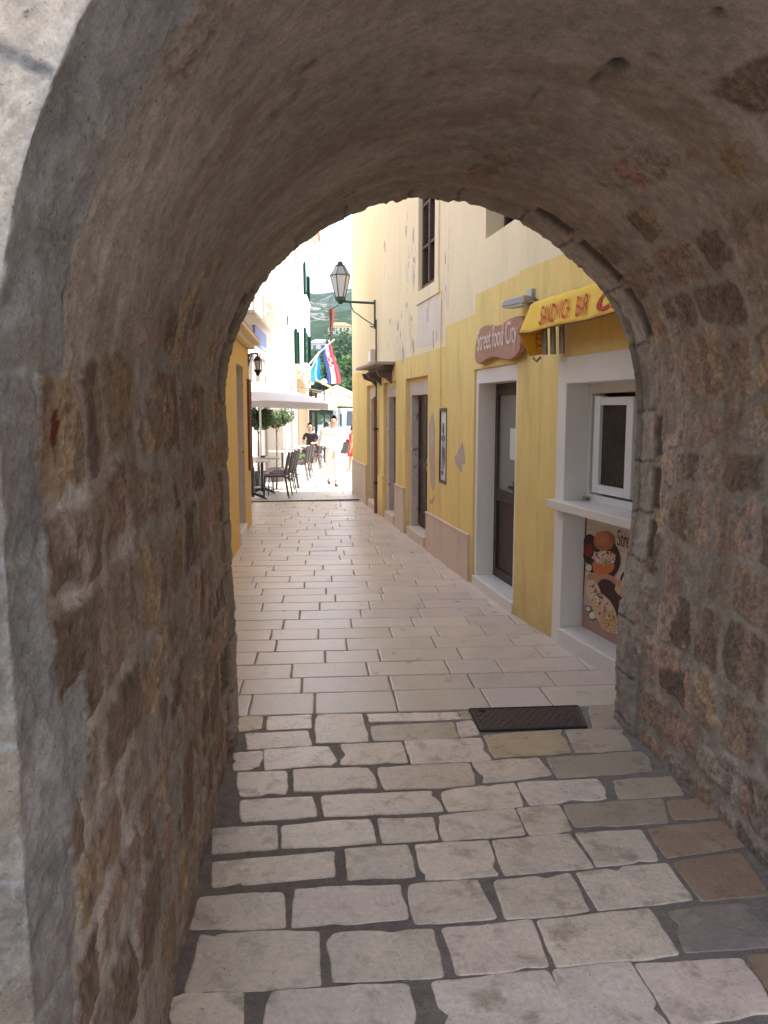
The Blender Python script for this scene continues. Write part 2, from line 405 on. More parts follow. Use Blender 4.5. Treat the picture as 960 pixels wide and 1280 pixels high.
# broad slabs of the sunny square beyond the seam
b = B(); rg = random.Random(19); y = 15.42
def sq(p): return (p[0], p[1])
row = 0
while y < 40:
    h = rg.uniform(.45, .6) if row else .45
    x = -3 + rg.random() * .8
    while x < 9:
        l = rg.uniform(.6, 1.1)
        k = 1 + rg.uniform(-.06, .06)
        z0, z1 = ground(y), ground(y + h)
        g = .006
        vs = [(x + g, y + g, z0), (x + l - g, y + g, z0), (x + l - g, y + h - g, z1), (x + g, y + h - g, z1)]
        b.add(vs + [(p[0], p[1], p[2] - .02) for p in vs], [(0, 1, 2, 3), (0, 4, 5, 1), (1, 5, 6, 2), (2, 6, 7, 3), (3, 7, 4, 0)], 0, (.62 * k, .58 * k, .53 * k))
        x += l
    y += h; row += 1
tag(b.build('square_paving', [M_slab]), kind='structure')
b = B()
xs = [-60, -2.6, 2.9, 90]
b.add([(-60, -60, -.0055), (60, -60, -.0055), (60, 4.50, -.0055), (-60, 4.50, -.0055)], [(0, 1, 2, 3)])
tag(b.build('ground_bed', [M_mortar]), kind='structure')
b = B()
prof = [(4.3, -.008), (16.0, -.008), (36.0, -.308), (75.0, -.308), (75.0, -3.5)]
for (ya, za), (yb, zb) in zip(prof, prof[1:]): b.quad((-120, ya, za), (160, ya, za), (160, yb, zb), (-120, yb, zb))
for f in range(len(b.f)): b.mi[f] = 1 if f == 0 else 0
o = b.build('quay_pavement', [mat('quay_concrete', (.55, .52, .47), .85, .12, .8, .2, 20), M_grout], recalc=False); tag(o, kind='structure')
b = B(); b.box(-1.4, 2.25, 15.30, 15.38, -.02, .003)
tag(b.build('drain_seam', [mat('slot_drain', (.06, .05, .045), .8)]), kind='structure')

# ================================================================== TOWN WALL with the arched passage
R = 1.09; CX = .67; ZS = 1.73; Y0 = 1.17; LV = 3.08
TM = Matrix(((cos(TA), sin(TA), 0, 0), (-sin(TA), cos(TA), 0, 0), (0, 0, 1, 0), (0, 0, 0, 1)))
wall = empty('town_wall', TM @ Vector((CX, Y0 + LV / 2, 0)), 0, 'thick rubble stone town wall pierced by the round arched passage', 'town wall')
ns = 780
arc = pi * R; Ltot = 2 * ZS + arc
S = np.linspace(-.10, Ltot + .10, ns)
V = np.concatenate([np.linspace(-.62, -.08, 38)[:-1], np.linspace(-.08, .3, 42)[:-1], np.linspace(.3, LV - .42, 225)[:-1], np.linspace(LV - .42, LV + .14, 62)])
SS, VV = np.meshgrid(S, V, indexing='ij')
ang = (SS - ZS) / R                               # 0 at left springing .. pi at right
inarc = (SS > ZS) & (SS < ZS + arc)
px_ = np.where(SS <= ZS, CX - R, np.where(inarc, CX - R * np.cos(ang), CX + R))
pz_ = np.where(SS <= ZS, SS, np.where(inarc, ZS + R * np.sin(ang), Ltot - SS))
nx_ = np.where(SS <= ZS, 1., np.where(inarc, np.cos(ang), -1.)); nz_ = np.where(inarc, -np.sin(ang), 0.)
k1 = .013
def hyp(v): q = np.sqrt(v * v + k1 * k1); return (-v + q) / 2, (v + q) / 2, (1 + v / q) / 2
o1, y1, w1 = hyp(VV); o2, y2, w2 = hyp(LV - VV)
off = np.where(VV < LV / 2, o1, o2); yy = np.where(VV < LV / 2, y1, LV - y2)
wn = np.where(VV < LV / 2, w1, w2); wy = np.where(VV < LV / 2, -(1 - w1), (1 - w2))
# --- stones
nzF = fbm(SS * 110, VV * 110, 47, 2)
ws = SS + (fbm(SS * 3.1, VV * 3.1, 3) - .5) * .14 + (fbm(SS * 11, VV * 11, 8) - .5) * .035
wv = VV + (fbm(SS * 3.1, VV * 3.1, 21) - .5) * .16 + (fbm(SS * 11, VV * 11, 33) - .5) * .035
def cells(ws, wv, rows, cols_of, rngseed):
    """distance to the cell edge and a random per cell"""
    ri = np.clip(np.searchsorted(rows, ws.ravel()) - 1, 0, len(rows) - 2).reshape(ws.shape)
    rows = np.array(rows); d = np.zeros_like(ws); cid = np.zeros(ws.shape, int); size = np.zeros_like(ws)
    for r in range(len(rows) - 1):
        m = ri == r
        if not m.any(): continue
        ce = np.array(cols_of(r)); x = wv[m]; ci = np.clip(np.searchsorted(ce, x) - 1, 0, len(ce) - 2)
        ds = np.minimum(ws[m] - rows[r], rows[r + 1] - ws[m]); dv = np.minimum(x - ce[ci], ce[ci + 1] - x)
        rr = .055; a = np.maximum(rr - ds, 0); c = np.maximum(rr - dv, 0)
        d[m] = np.where((a > 0) & (c > 0), rr - np.sqrt(a * a + c * c), np.minimum(ds, dv))
        cid[m] = r * 97 + ci
    R1 = _h(cid, cid * 0 + 5, rngseed); R2 = _h(cid, cid * 0 + 11, rngseed); R3 = _h(cid, cid * 0 + 17, rngseed)
    return d, R1, R2, R3
rg = random.Random(31)
rows = [-.25]
while rows[-1] < Ltot + .3: rows.append(rows[-1] + rg.uniform(.17, .30))
colcache = {}
def cols_rub(r):
    if r not in colcache:
        q = random.Random(100 + r); e = [.0 + q.uniform(-.3, 0)]
        while e[-1] < LV + .3: e.append(e[-1] + q.uniform(.16, .42))
        colcache[r] = e
    return colcache[r]
d1, r1, r2, r3 = cells(ws, wv, rows, cols_rub, 1)
nzL = fbm(SS * 5, VV * 5, 40); nzM = fbm(SS * 17, VV * 17, 41); nzH = fbm(SS * 48, VV * 48, 42, 3); nzG = fbm(SS * 1.7, VV * 1.3, 44)
hgt = np.where(SS < Ltot / 2, SS, Ltot - SS)          # climbing up either side
right = SS > Ltot / 2
# how much plaster hides the stones
cov = np.where(right, .10 + .86 * sst(2.45, 3.05, hgt + (nzG - .5) * .9), .24 + .74 * sst(1.6, 2.4, hgt + (nzG - .5) * .8))
vis = sst(-.10, .10, (r1 * .9 + (nzL - .5) * .7) - cov + .12)
stone = sst(.016, .030, d1 + (nzM - .5) * .045 + (nzF - .5) * .012) * vis
sm = 1 - .6 * sst(1.8, 2.4, hgt)
d = stone * (.003 + .006 * r2) * sm + (nzM - .5) * .009 * (.5 + stone) * sm + (nzH - .5) * (.005 + .007 * stone) + (nzF - .5) * .004 + (nzL - .5) * .022
pal = np.array([[.225, .15, .115], [.185, .13, .095], [.24, .185, .15], [.245, .175, .105], [.21, .18, .155], [.115, .082, .062], [.245, .15, .12], [.17, .13, .105]])
sc_ = pal[np.clip((r3 * 8).astype(int), 0, 7)]
sc2 = pal[np.clip((r1 * 997 % 1 * 8).astype(int), 0, 7)] * .8
mx2 = sst(.47, .56, fbm(SS * 9, VV * 9, 53, 5))[..., None]
sc_ = sc_ * (1 - mx2) + sc2 * mx2
sc_ = sc_ * .75 + sc_.mean(-1, keepdims=True) * np.array([.27, .25, .23])
mort = np.stack([.195 + 0 * SS, .176 + 0 * SS, .158 + 0 * SS], -1) * (.65 + .4 * nzL + .6 * (nzM - .5) + .5 * (nzF - .5) + .15)[..., None]
mort = np.where(right[..., None], mort, mort * np.array([1.0, 1.03, 1.07]) * (1 + .35 * sst(1.3, .2, VV) * .6 / .35)[..., None])  # left mortar bluer, and paler towards the mouth: skylight painted into the colour
plas = np.stack([.200 + 0 * SS, .180 + 0 * SS, .166 + 0 * SS], -1) * (.62 + .56 * nzG + .5 * (nzM - .5) + .35 * (nzF - .5) + .1)[..., None]
hi = sst(1.9, 2.7, hgt)[..., None]
base = mort * (1 - hi) + plas * hi
col = base * (1 - stone[..., None]) + sc_ * (.45 + .6 * nzM + .7 * (nzH - .5) + .9 * (nzF - .5) * 1.2 + .25)[..., None] * stone[..., None]
# rust-brown stains running down and flecks
st = sst(.50, .68, fbm(SS * 1.2, VV * 6, 60))[..., None] * .4
col = col * (1 - st) + np.array([.13, .085, .058]) * st
# --- pale dressed blocks round the outer mouth
edges = [-.3, .12, .38, .60, .80, 1.04, 1.26, 1.52, 1.80, 2.2, 2.62, 3.05, 3.5, 3.9, 4.3, 4.72, 5.15, 5.5, 5.8, 6.1, 6.4, 6.75, 7.2]
mouth = {}
def cols_m(r):
    if r not in mouth:
        q = random.Random(r); mouth[r] = [-2, -.5 + q.uniform(-.06, .06), q.choice([.16, .30]) + q.uniform(-.02, .02), 9]
    return mouth[r]
ws2 = SS + (fbm(SS * 2.5, VV * 2.5, 70) - .5) * .05 + (fbm(SS * 14, VV * 14, 71) - .5) * .02
wv2 = VV + (fbm(SS * 5, VV * 5, 72) - .5) * .10
d2, q1, q2, q3 = cells(ws2, wv2, edges, cols_m, 5)
lim = np.zeros_like(SS); eidx = np.clip(np.searchsorted(np.array(edges), ws2.ravel()) - 1, 0, len(edges) - 2).reshape(SS.shape)
for r in range(len(edges) - 1): lim[eidx == r] = cols_m(r)[2]
near = (wv2 < lim)
mst = sst(.003, .012, d2 + (nzM - .5) * .014)
nearc = np.stack([.27 + 0 * SS, .255 + 0 * SS, .245 + 0 * SS], -1) * (.82 + .25 * q3 + .45 * (nzM - .5) + .4 * (nzL - .5) + .5 * (nzF - .5))[..., None]
warm = sst(.52, .7, nzL)[..., None] * .5
nearc = nearc * (1 - warm) + np.array([.22, .17, .13]) * warm
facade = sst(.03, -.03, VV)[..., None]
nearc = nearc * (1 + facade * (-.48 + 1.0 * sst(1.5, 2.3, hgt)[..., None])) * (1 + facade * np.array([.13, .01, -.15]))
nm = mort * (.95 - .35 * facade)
nc = nearc * mst[..., None] + nm * (1 - mst[..., None])
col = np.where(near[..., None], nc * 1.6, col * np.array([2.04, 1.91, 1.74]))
d = np.where(near, -.012 * sst(.16, .02, VV) + mst * .004 + (nzM - .5) * .012 + (nzH - .5) * .008 + (nzF - .5) * .004 + (nzL - .5) * .016, d)
# --- dressed ring at the lane end
ve = LV - VV
e2 = [-.3]; q = random.Random(77)
while e2[-1] < Ltot + .3: e2.append(e2[-1] + q.uniform(.24, .36))
ws3 = SS + (fbm(SS * 9, VV * 9, 80) - .5) * .03
d3, p1, p2, p3 = cells(ws3, VV * 0 + .5, e2, lambda r: [-9, 9], 9)
ring = sst(.245, .235, ve + (nzM - .5) * .03)
joint = sst(.002, .012, d3 + (nzH - .5) * .016)
rc_ = np.stack([.235 + 0 * SS, .195 + 0 * SS, .158 + 0 * SS], -1) * (.75 + .35 * p1 + .5 * (nzM - .5) + .3 * (nzL - .5))[..., None]
rcol = rc_ * joint[..., None] + np.array([.10, .08, .065]) * (1 - joint[..., None])
col = col * (1 - ring[..., None]) + rcol * 1.75 * ring[..., None]
dr = joint * .006 + (nzM - .5) * .014 + (nzH - .5) * .012 + (nzF - .5) * .006 + .018 * sst(1.1, .5, hgt) - .004
chip = sst(.62, .74, fbm(SS * 9, VV * 4, 90)) * sst(.10, .0, ve) * .02
d = d * (1 - ring) + (dr + .008 - chip) * ring
# dark sockets between the ring and the rubble
slot = sst(.235, .25, ve) * sst(.345, .325, ve + (nzM - .5) * .03) * sst(.02, .035, d3 + (nzM - .5) * .02) * (p2 > .42)
col = col * (1 - slot[..., None]) + np.array([.13, .10, .08]) * (.7 + .6 * nzM)[..., None] * slot[..., None]
d = d - slot * .018
# holes and scars in the plaster
def vault_hit(px, py):
    r = ray(px, py); tx = r[0] * cos(TA) - r[1] * sin(TA); ty = r[0] * sin(TA) + r[1] * cos(TA)
    lo, hi_ = 0., 20.
    for i in range(4000):
        t = i * .002; x = tx * t; z = H + r[2] * t
        inside = abs(x - CX) < R and (z < ZS or (x - CX) ** 2 + (z - ZS) ** 2 < R * R)
        if not inside: break
    y = ty * t
    if z < ZS: s_ = z if x < CX else Ltot - z
    else: s_ = ZS + R * (pi - atan2(z - ZS, x - CX))
    return s_, y - Y0
for (px, py, a, bb, dep, dark) in [(770, 86, .028, .05, .035, .8), (745, 100, .012, .05, .015, .6), (668, 122, .01, .09, .01, .5), (600, 300 - 20, .02, .03, .01, .3),
                             (535, 95, .012, .04, .008, .4), (815, 72, .02, .02, .01, .4), (170, 480, .01, .01, .01, .6), (80, 371, .01, .01, .01, .6), (895, 20, .012, .02, .02, .8)]:
    s_, v_ = vault_hit(px, py)
    m = np.exp(-(((SS - s_) / a) ** 2 + ((VV - v_) / bb) ** 2) + (nzM - .5) * 3)
    m = np.clip(m, 0, 1); d = d - m * dep; col = col * (1 - m * dark)[..., None]
s_, v_ = vault_hit(65, 536)
m = sst(1.2, .9, ((SS - s_) / .030) ** 2 + ((VV - v_) / .022) ** 2 + (nzM - .5) * .8)[..., None]
col = col * (1 - m) + np.array([.20, .030, .02]) * m
d = d + .018 * (1 - right) * sst(1.9, 1.6, hgt) * sst(.5, .0, ve)
d = d - .066 * right * sst(.55, 1.3, hgt) * sst(2.7, 2.2, hgt) * sst(.9, .0, ve)
X = px_ + nx_ * (-off + wn * d); Z = pz_ + nz_ * (-off + wn * d); Y = Y0 + yy + wy * d
co = np.stack([X * cos(TA) + Y * sin(TA), -X * sin(TA) + Y * cos(TA), Z], -1) - np.array(wall.location)
nv = len(V); idx = np.arange(ns * nv).reshape(ns, nv)
F = np.stack([idx[:-1, :-1], idx[1:, :-1], idx[1:, 1:], idx[:-1, 1:]], -1).reshape(-1, 4)
me = bpy.data.meshes.new('passage_lining'); me.vertices.add(ns * nv); me.vertices.foreach_set('co', co.reshape(-1).astype(np.float32))
me.loops.add(F.size); me.loops.foreach_set('vertex_index', F.reshape(-1).astype(np.int32)); me.polygons.add(len(F))
me.polygons.foreach_set('loop_start', np.arange(0, F.size, 4, dtype=np.int32)); me.polygons.foreach_set('loop_total', np.full(len(F), 4, np.int32))
me.polygons.foreach_set('use_smooth', np.ones(len(F), bool)); me.update(calc_edges=True)
ca = me.color_attributes.new('Col', 'FLOAT_COLOR', 'POINT')
ca.data.foreach_set('color', np.concatenate([np.clip(col, 0, 1), np.ones(SS.shape + (1,))], -1).reshape(-1).astype(np.float32))
me.materials.append(M_lining)
lin = bpy.data.objects.new('passage_lining', me); COL.objects.link(lin); lin.parent = wall
# the wall mass round it
b = B(TM); hole = []; rect = []
rr = R + .50; n = 40; x0, x1_, zt = -9.0, 12.0, 5.6
for i in range(n + 1):
    a = pi - pi * i / n; p = (CX + rr * cos(a), ZS + rr * sin(a)); hole.append(p)
hole = [(CX - rr, -.1)] + hole + [(CX + rr, -.1)]
for (hx, hz) in hole:
    dx, dz = hx - CX, max(hz - ZS, -9)
    if hz < ZS - .01: rect.append((x0 if dx < 0 else x1_, hz))
    else:
        t = min((x0 - CX) / dx if dx < -1e-6 else 1e9, (x1_ - CX) / dx if dx > 1e-6 else 1e9, (zt - ZS) / dz if dz > 1e-6 else 1e9)
        rect.append((CX + dx * t, ZS + dz * t))
ya, yb = Y0 + .004, Y0 + LV - .03
m_ = len(hole)
vs = [(p[0], ya, p[1]) for p in hole] + [(p[0], ya, p[1]) for p in rect] + [(p[0], yb, p[1]) for p in hole] + [(p[0], yb, p[1]) for p in rect]
fs = []
for i in range(m_ - 1):
    fs += [(i, i + 1, m_ + i + 1, m_ + i), (2 * m_ + i, 3 * m_ + i, 3 * m_ + i + 1, 2 * m_ + i + 1), (m_ + i, m_ + i + 1, 3 * m_ + i + 1, 3 * m_ + i), (i, 2 * m_ + i, 2 * m_ + i + 1, i + 1)]
b.add(vs, fs); b.build('wall_face', [M_wallblock], wall)
b = B(TM); b.box(x0 - .05, x1_ + .05, Y0 - .06, Y0 + LV + .06, 5.6, 5.75); b.build('coping', [M_wallblock], wall, bevel=.02)

hb_ = empty('shade_house', (6, -7, 0), 0, 'tall plain stone house added out of view to shade the passage mouth', 'building')  # unseen house added to keep sun off the ground behind the viewer
b = B(); b.box(2.9, 10, -16, .7, -.1, 9.5); b.build('wall', [M_wallblock], hb_)
b = B(); b.prism([(2.6, 9.5), (10.3, 9.5), (6.4, 11.2)], 1, -16.3, 1.0); b.build('roof', [M_tile], hb_)
for yy3 in (-11.5, -8, -4.5, -1.5):
    for zz3 in (1.2, 4.2, 7.0):
        b = B(); b.box(2.86, 2.92, yy3, yy3 + .9, zz3, zz3 + 1.4); b.build('window', [M_oldwood], hb_)
# ================================================================== YELLOW BUILDING on the right
yb_ = empty('yellow_building', (2.27, 10, 0), 0, 'long yellow and cream plastered building along the right side of the lane', 'building')
def wall_sheet(fr, u0, u1, z0, z1, holes, usplit, zsplit, band, name, mats, parent, M_rev=0):
    """holes: (u0,u1,z0,z1,depth)."""
    b = B(fr.M)
    us = sorted(set([u0, u1] + [h[0] for h in holes] + [h[1] for h in holes] + usplit)); us = [u for u in us if u0 <= u <= u1]
    zs = sorted(set([z0, z1] + [h[2] for h in holes] + [h[3] for h in holes] + zsplit)); zs = [z for z in zs if z0 <= z <= z1]
    for i in range(len(us) - 1):
        for j in range(len(zs) - 1):
            uc = (us[i] + us[i + 1]) / 2; zc = (zs[j] + zs[j + 1]) / 2
            if any(h[0] < uc < h[1] and h[2] < zc < h[3] for h in holes): continue
            b.quad((us[i], 0, zs[j]), (us[i + 1], 0, zs[j]), (us[i + 1], 0, zs[j + 1]), (us[i], 0, zs[j + 1]), band(uc, zc))
    for h in holes:
        a, c, e, g, dp = h[:5]; mi = band((a + c) / 2, (e + g) / 2) if len(h) < 6 else h[5]
        dp = -dp
        b.quad((a, 0, e), (a, dp, e), (a, dp, g), (a, 0, g), mi); b.quad((c, 0, e), (c, dp, e), (c, dp, g), (c, 0, g), mi)
        b.quad((a, 0, g), (c, 0, g), (c, dp, g), (a, dp, g), mi); b.quad((a, 0, e), (c, 0, e), (c, dp, e), (a, dp, e), mi)
    return b.build(name, mats, parent, recalc=False)
DT = 2.16
holesF = [(13.36, 14.46, 0, DT, .06), (11.70, 12.72, 0, DT, .06), (9.64, 10.98, 0, DT, .06), (6.405, 7.66, 0, 2.13, .06),
          (8.70, 9.03, .90, 1.76, .08), (9.28, 10.14, 3.22, 4.75, .10), (6.2 + .25, 7.36, 3.3, 4.75, .2), (6.45, 7.36, 6.2, 7.7, .2), (9.28, 10.14, 6.2, 7.7, .15)]
def bandF(u, z): return 0 if z < (2.44 if u > 8.78 else 2.66 if u > 7.66 else 2.84) else 1
wall_sheet(FAR, 6.4, 16.35, -.1, 9.2, holesF, [8.78, 7.66], [2.44, 2.66, 2.84], bandF, 'lane_wall', [M_yel, M_cream], yb_)
holesN = [(-2.35, -.76, 0, 2.12, .04), (-2.0, -.9, 3.6, 5.0, .2)]
wall_sheet(NEAR, -2.6, 0, -.1, 9.2, holesN, [], [2.86], lambda u, z: 0 if z < 2.86 else 1, 'corner_wall', [M_yel, M_cream], yb_)
# rest of the body
b = B(); b.box(2.30, 10, 16.33, 16.36, -.1, 9.2); b.box(9.9, 10, 4.4, 16.34, -.1, 9.2); b.box(2.55, 10, 3.9, 3.95, -.1, 9.2)
b.build('rear_walls', [M_cream], yb_)
b = B(); b.prism([(1.95, 9.2), (10.2, 9.2), (6.2, 10.9)], 1, 3.7, 16.7); b.build('roof', [M_tile], yb_)
b = B(); b.box(3.1, 9.8, 4.6, 16.2, 2.95, 3.0); b.box(3.08, 3.10, 4.6, 16.2, .0, 9.1); b.build('inner_floor', [M_grey], yb_)

def old_door(u0, u1, name, leafmat, leaf_cfg=0):
    """scuffed stone surround set back in the plaster, stone step and a leaf"""
    dr = B(FAR.M)
    D = .16; j = .13
    fr_ = empty(name, FAR.P((u0 + u1) / 2, -D, 0), 0); fr_.parent = None
    return D, j
def door_old(u0, u1, leafm, label, glazed=False, hz=DT - .06):
    o = B(FAR.M); o.box(u0 + .13, u1 - .13, -.21, -.165, .14, hz - .10)
    d = o.build('door', [leafm], yb_, bevel=.004)
    if label: d['label'] = label
    q = B(FAR.M)          # raised rails on the leaf
    w = u1 - u0 - .26; uc = (u0 + u1) / 2
    for (a, c) in ((u0 + .13, uc - .01), (uc + .01, u1 - .13)):
        for (z0, z1) in ((.18, .30), (.95, 1.06), (hz - .24, hz - .14)): q.box(a + .01, c - .01, -.166, -.152, z0, z1)
        for uu in (a + .01, c - .08): q.box(uu, uu + .07, -.166, -.150, .18, hz - .14)
    q.build('door_rails', [leafm], d, bevel=.003)
    q = B(FAR.M); q.box(uc - .012, uc + .012, -.15, -.11, 1.0, 1.04); q.box(uc - .05, uc + .012, -.125, -.11, 1.0, 1.03); q.box(uc - .02, uc + .02, -.152, -.148, .93, 1.09)
    q.build('handle', [M_alu], d)
    f = B(FAR.M)
    f.box(u0 + .002, u0 + .15, -.24, -.055, .0, hz); f.box(u1 - .15, u1 - .002, -.24, -.055, .0, hz); f.box(u0 + .15, u1 - .15, -.24, -.055, hz - .17, hz)
    f.build('stone_surround', [M_frame_st], yb_, bevel=.006)
    f = B(FAR.M); f.box(u0 + .15, u1 - .15, -.30, .015, -.05, .13); f.build('doorstep', [M_marble if glazed else M_plinth], yb_, bevel=.01)
    f = B(FAR.M); f.box(u0, u1, -.3, -.06, hz, DT + .02); f.build('lintel_infill', [M_yel], yb_)
door_old(13.36, 14.46, mat('pinkish_wood', (.42, .33, .28), .75, .2, 10, .3, 40, stretch=(1, 1, .2)), 'pale weathered door furthest along the lane')
door_old(11.70, 12.72, M_oldwood, 'dark wooden door under the small stone canopy')
door_old(9.64, 10.98, mat('dark_door', (.05, .03, .025), .5, .2, 12), 'dark brown panelled door beside the framed poster')
# white-framed brown glazed door E
f = B(FAR.M)
f.box(7.58, 7.655, -.22, -.02, .10, 2.13); f.box(6.41, 6.49, -.22, -.02, .10, 2.13); f.box(6.49, 7.58, -.22, -.02, 1.99, 2.13)
f.build('white_surround', [M_white], yb_, bevel=.004)
f = B(FAR.M); f.box(6.42, 7.62, -.3, .01, -.05, .10); f.build('doorstep', [M_marble], yb_, bevel=.01)
dd = B(FAR.M)
for (a, c) in ((6.49, 6.57), (7.50, 7.58)): dd.box(a, c, -.245, -.195, .10, 1.99)
dd.box(6.57, 7.50, -.245, -.195, .10, .19); dd.box(6.57, 7.50, -.245, -.195, .86, .97); dd.box(6.57, 7.50, -.245, -.195, 1.88, 1.99)
dE = dd.build('door', [M_brown], yb_, bevel=.004); dE['label'] = 'brown metal shop door with grey glass in a white surround'
dd = B(FAR.M); dd.box(6.57, 7.50, -.23, -.215, .19, .86); dd.build('lower_panel', [M_brown], dE)
dd = B(FAR.M); dd.box(6.57, 7.50, -.23, -.215, .97, 1.88); dd.build('glass', [M_glassg], dE)
dd = B(FAR.M)
for i, (u_, z_) in enumerate(((6.98, 1.28), (6.78, 1.72))):
    dd = B(FAR.M); dd.box(u_, u_ + .19, -.213, -.209, z_, z_ + (.29 if i == 0 else .14))
    dd.build('paper_notice', [mat('paper', (.62, .68, .60), .8, .03)], dE)
dd = B(FAR.M); dd.box(6.84, 6.90, -.214, -.15, .93, 1.10); dd.box(6.86, 7.02, -.165, -.145, 1.015, 1.045); dd.build('handle', [M_iron], dE)

# ---- serving window F on the near section
FN = NEAR.M
f = B(FN)
f.box(-.90, -.762, -.30, .012, -.05, 2.12); f.box(-2.35, -.90, -.30, .012, 1.93, 2.12); f.box(-2.345, -2.25, -.3, .012, -.05, 1.93)
f.build('white_surround', [M_white], yb_, bevel=.004)
f = B(FN); f.box(-2.25, -.78, -.30, .09, 1.02, 1.085); o = f.build('serving_shelf', [M_marble], yb_, bevel=.008)
f = B(FN); f.box(-2.25, -.90, -.34, .03, -.05, .13); f.build('threshold', [M_marble], yb_, bevel=.012)
w_ = B(FN); wu0, wu1, wz0, wz1 = -2.25, -.902, 1.085, 1.93
w_.box(wu1 - .035, wu1, -.27, -.17, wz0, wz1); w_.box(wu0, wu1 - .035, -.27, -.17, wz1 - .07, wz1); w_.box(wu0, wu1 - .035, -.27, -.17, wz0, wz0 + .05)
win = w_.build('serving_window', [M_upvc], yb_, bevel=.003)
w_ = B(FN); a0, a1 = -1.53, -1.015
w_.box(a1 - .085, a1, -.20, -.15, wz0 + .07, wz1 - .09); w_.box(a0, a0 + .085, -.20, -.15, wz0 + .07, wz1 - .10)
w_.box(a0 + .085, a1 - .085, -.20, -.15, wz1 - .155, wz1 - .10); w_.box(a0 + .085, a1 - .085, -.20, -.15, wz0 + .07, wz0 + .13)
w_.box(-1.62, -1.56, -.22, -.165, wz0 + .06, wz1 - .09)
w_.build('casement', [M_upvc], win, bevel=.003)
w_ = B(FN); w_.box(a0 + .085, a1 - .085, -.182, -.174, wz0 + .13, wz1 - .155); w_.box(wu0, -1.62, -.212, -.202, wz0 + .06, wz1 - .09); w_.build('pane', [M_sglass], win)
w_ = B(FN); w_.tube([(-.955, -.2, wz0 + .01), (-.955, -.12, wz0 + .02), (-1.0, -.1, wz0 + .02)], .012); w_.build('latch', [M_alu], win)
# poster under the shelf
PD = -.165
def pp(x, y):      # a point of the print read off the survey sheet
    return NEAR.uv(580 + x / 4, 580 + y / 4, PD)
b = B(FN); b.box(-2.25, -.90, PD - .03, PD - .006, .13, 1.02); b.build('poster_board', [mat('board_black', (.03, .022, .02), .6)], yb_)
b = B(FN)
po = empty('poster', NEAR.P(-1.5, PD, .13), 0, 'street food poster with burger and wrap under the serving shelf', 'poster')
lay = [0]
def flat(pts, c):
    lay[0] += 1; dd_ = PD - .004 + .00006 * lay[0]
    b.add([(p[0], dd_, p[1]) for p in pts], [tuple(range(len(pts)))], 0, c)
def ell(cx, cy, rx, ry, c, rot=0., n=20, wob=0., seed=0):
    q = random.Random(seed); pts = []
    for i in range(n):
        a = 2 * pi * i / n; k = 1 + q.uniform(-wob, wob); x = rx * cos(a) * k; y = ry * sin(a) * k
        pts.append(pp(cx + x * cos(rot) - y * sin(rot), cy + x * sin(rot) + y * cos(rot)))
    flat(pts, c)
flat([(-.925, .165), (-2.2, .165), (-2.2, 1.0), (-.925, 1.0)], (.66, .57, .47))
for k in range(9):
    z = .62 + k * .042; flat([(-.96, z), (-2.2, z), (-2.2, z + .003), (-.96, z + .003)], (.45, .38, .32))
    for j in range(8):
        u = -1.0 - j * .16 - (.08 if k % 2 else 0); flat([(u, z), (u - .003, z), (u - .003, z + .042), (u, z + .042)], (.45, .38, .32))
flat([pp(605, 560), pp(700, 540), pp(860, 620), pp(860, 1000), pp(590, 800)], (.56, .40, .32))
flat([pp(596, 700), pp(700, 730), pp(860, 900), pp(860, 1000), pp(590, 810)], (.42, .25, .21))
ell(628, 425, 38, 75, (.055, .014, .016)); ell(700, 478, 82, 105, (.035, .012, .014)); ell(622, 430, 22, 34, (.22, .03, .02), wob=.1)
ell(690, 575, 75, 32, (.52, .27, .17), .2); ell(695, 512, 56, 42, (.60, .16, .05), wob=.06)
ell(702, 468, 58, 34, (.58, .42, .30), wob=.12, seed=3)
q_ = random.Random(4)
for k in range(46):
    ell(655 + q_.random() * 95, 440 + q_.random() * 60, 3 + q_.random() * 8, 2.5 + q_.random() * 5, q_.choice([(.75, .66, .55), (.45, .03, .06), (.70, .50, .30), (.16, .03, .02), (.30, .35, .10)]), q_.random() * 3, 7)
ell(700, 412, 54, 18, (.075, .03, .02), .12, wob=.06); ell(702, 385, 52, 50, (.37, .13, .055)); ell(694, 372, 38, 32, (.47, .19, .085))
for k in range(30): ell(662 + q_.random() * 80, 348 + q_.random() * 60, 2.2, 1.6, (.62, .40, .22), q_.random() * 3, 6)
for (x, y, r) in ((627, 518, 20), (646, 757, 22), (625, 724, 14)): ell(x, y, r, r * 1.05, (.07, .09, .03)); ell(x, y, r * .82, r * .86, (.66, .67, .52))
ell(745, 690, 62, 125, (.05, .014, .018), -.45); ell(845, 580, 60, 60, (.05, .014, .018)); ell(870, 770, 60, 90, (.05, .014, .018)); ell(862, 790, 46, 72, (.6, .5, .4))
ell(650, 640, 34, 62, (.66, .52, .37), -.35, wob=.08); ell(705, 735, 50, 98, (.62, .45, .30), -.5, wob=.05); ell(730, 790, 44, 62, (.60, .36, .18), -.6, wob=.10)
for k in range(110):
    t = q_.random(); x = 640 + 120 * t + q_.uniform(-26, 26); y = 620 + 210 * t + q_.uniform(-30, 30)
    ell(x, y, 2.5 + q_.random() * 7, 2 + q_.random() * 4, q_.choice([(.80, .68, .45), (.66, .40, .14), (.48, .03, .05), (.76, .62, .48), (.22, .09, .05), (.28, .32, .10), (.74, .56, .25)]), q_.random() * 3, 7)
ell(815, 640, 58, 30, (.64, .42, .24), .5); ell(812, 612, 50, 24, (.60, .30, .13), .5)
for k in range(24): ell(785 + q_.random() * 70, 610 + q_.random() * 80, 6, 3, q_.choice([(.8, .7, .5), (.5, .05, .05), (.7, .5, .2)]), q_.random() * 3, 7)
b.build('print', [M_attr], po, recalc=False)
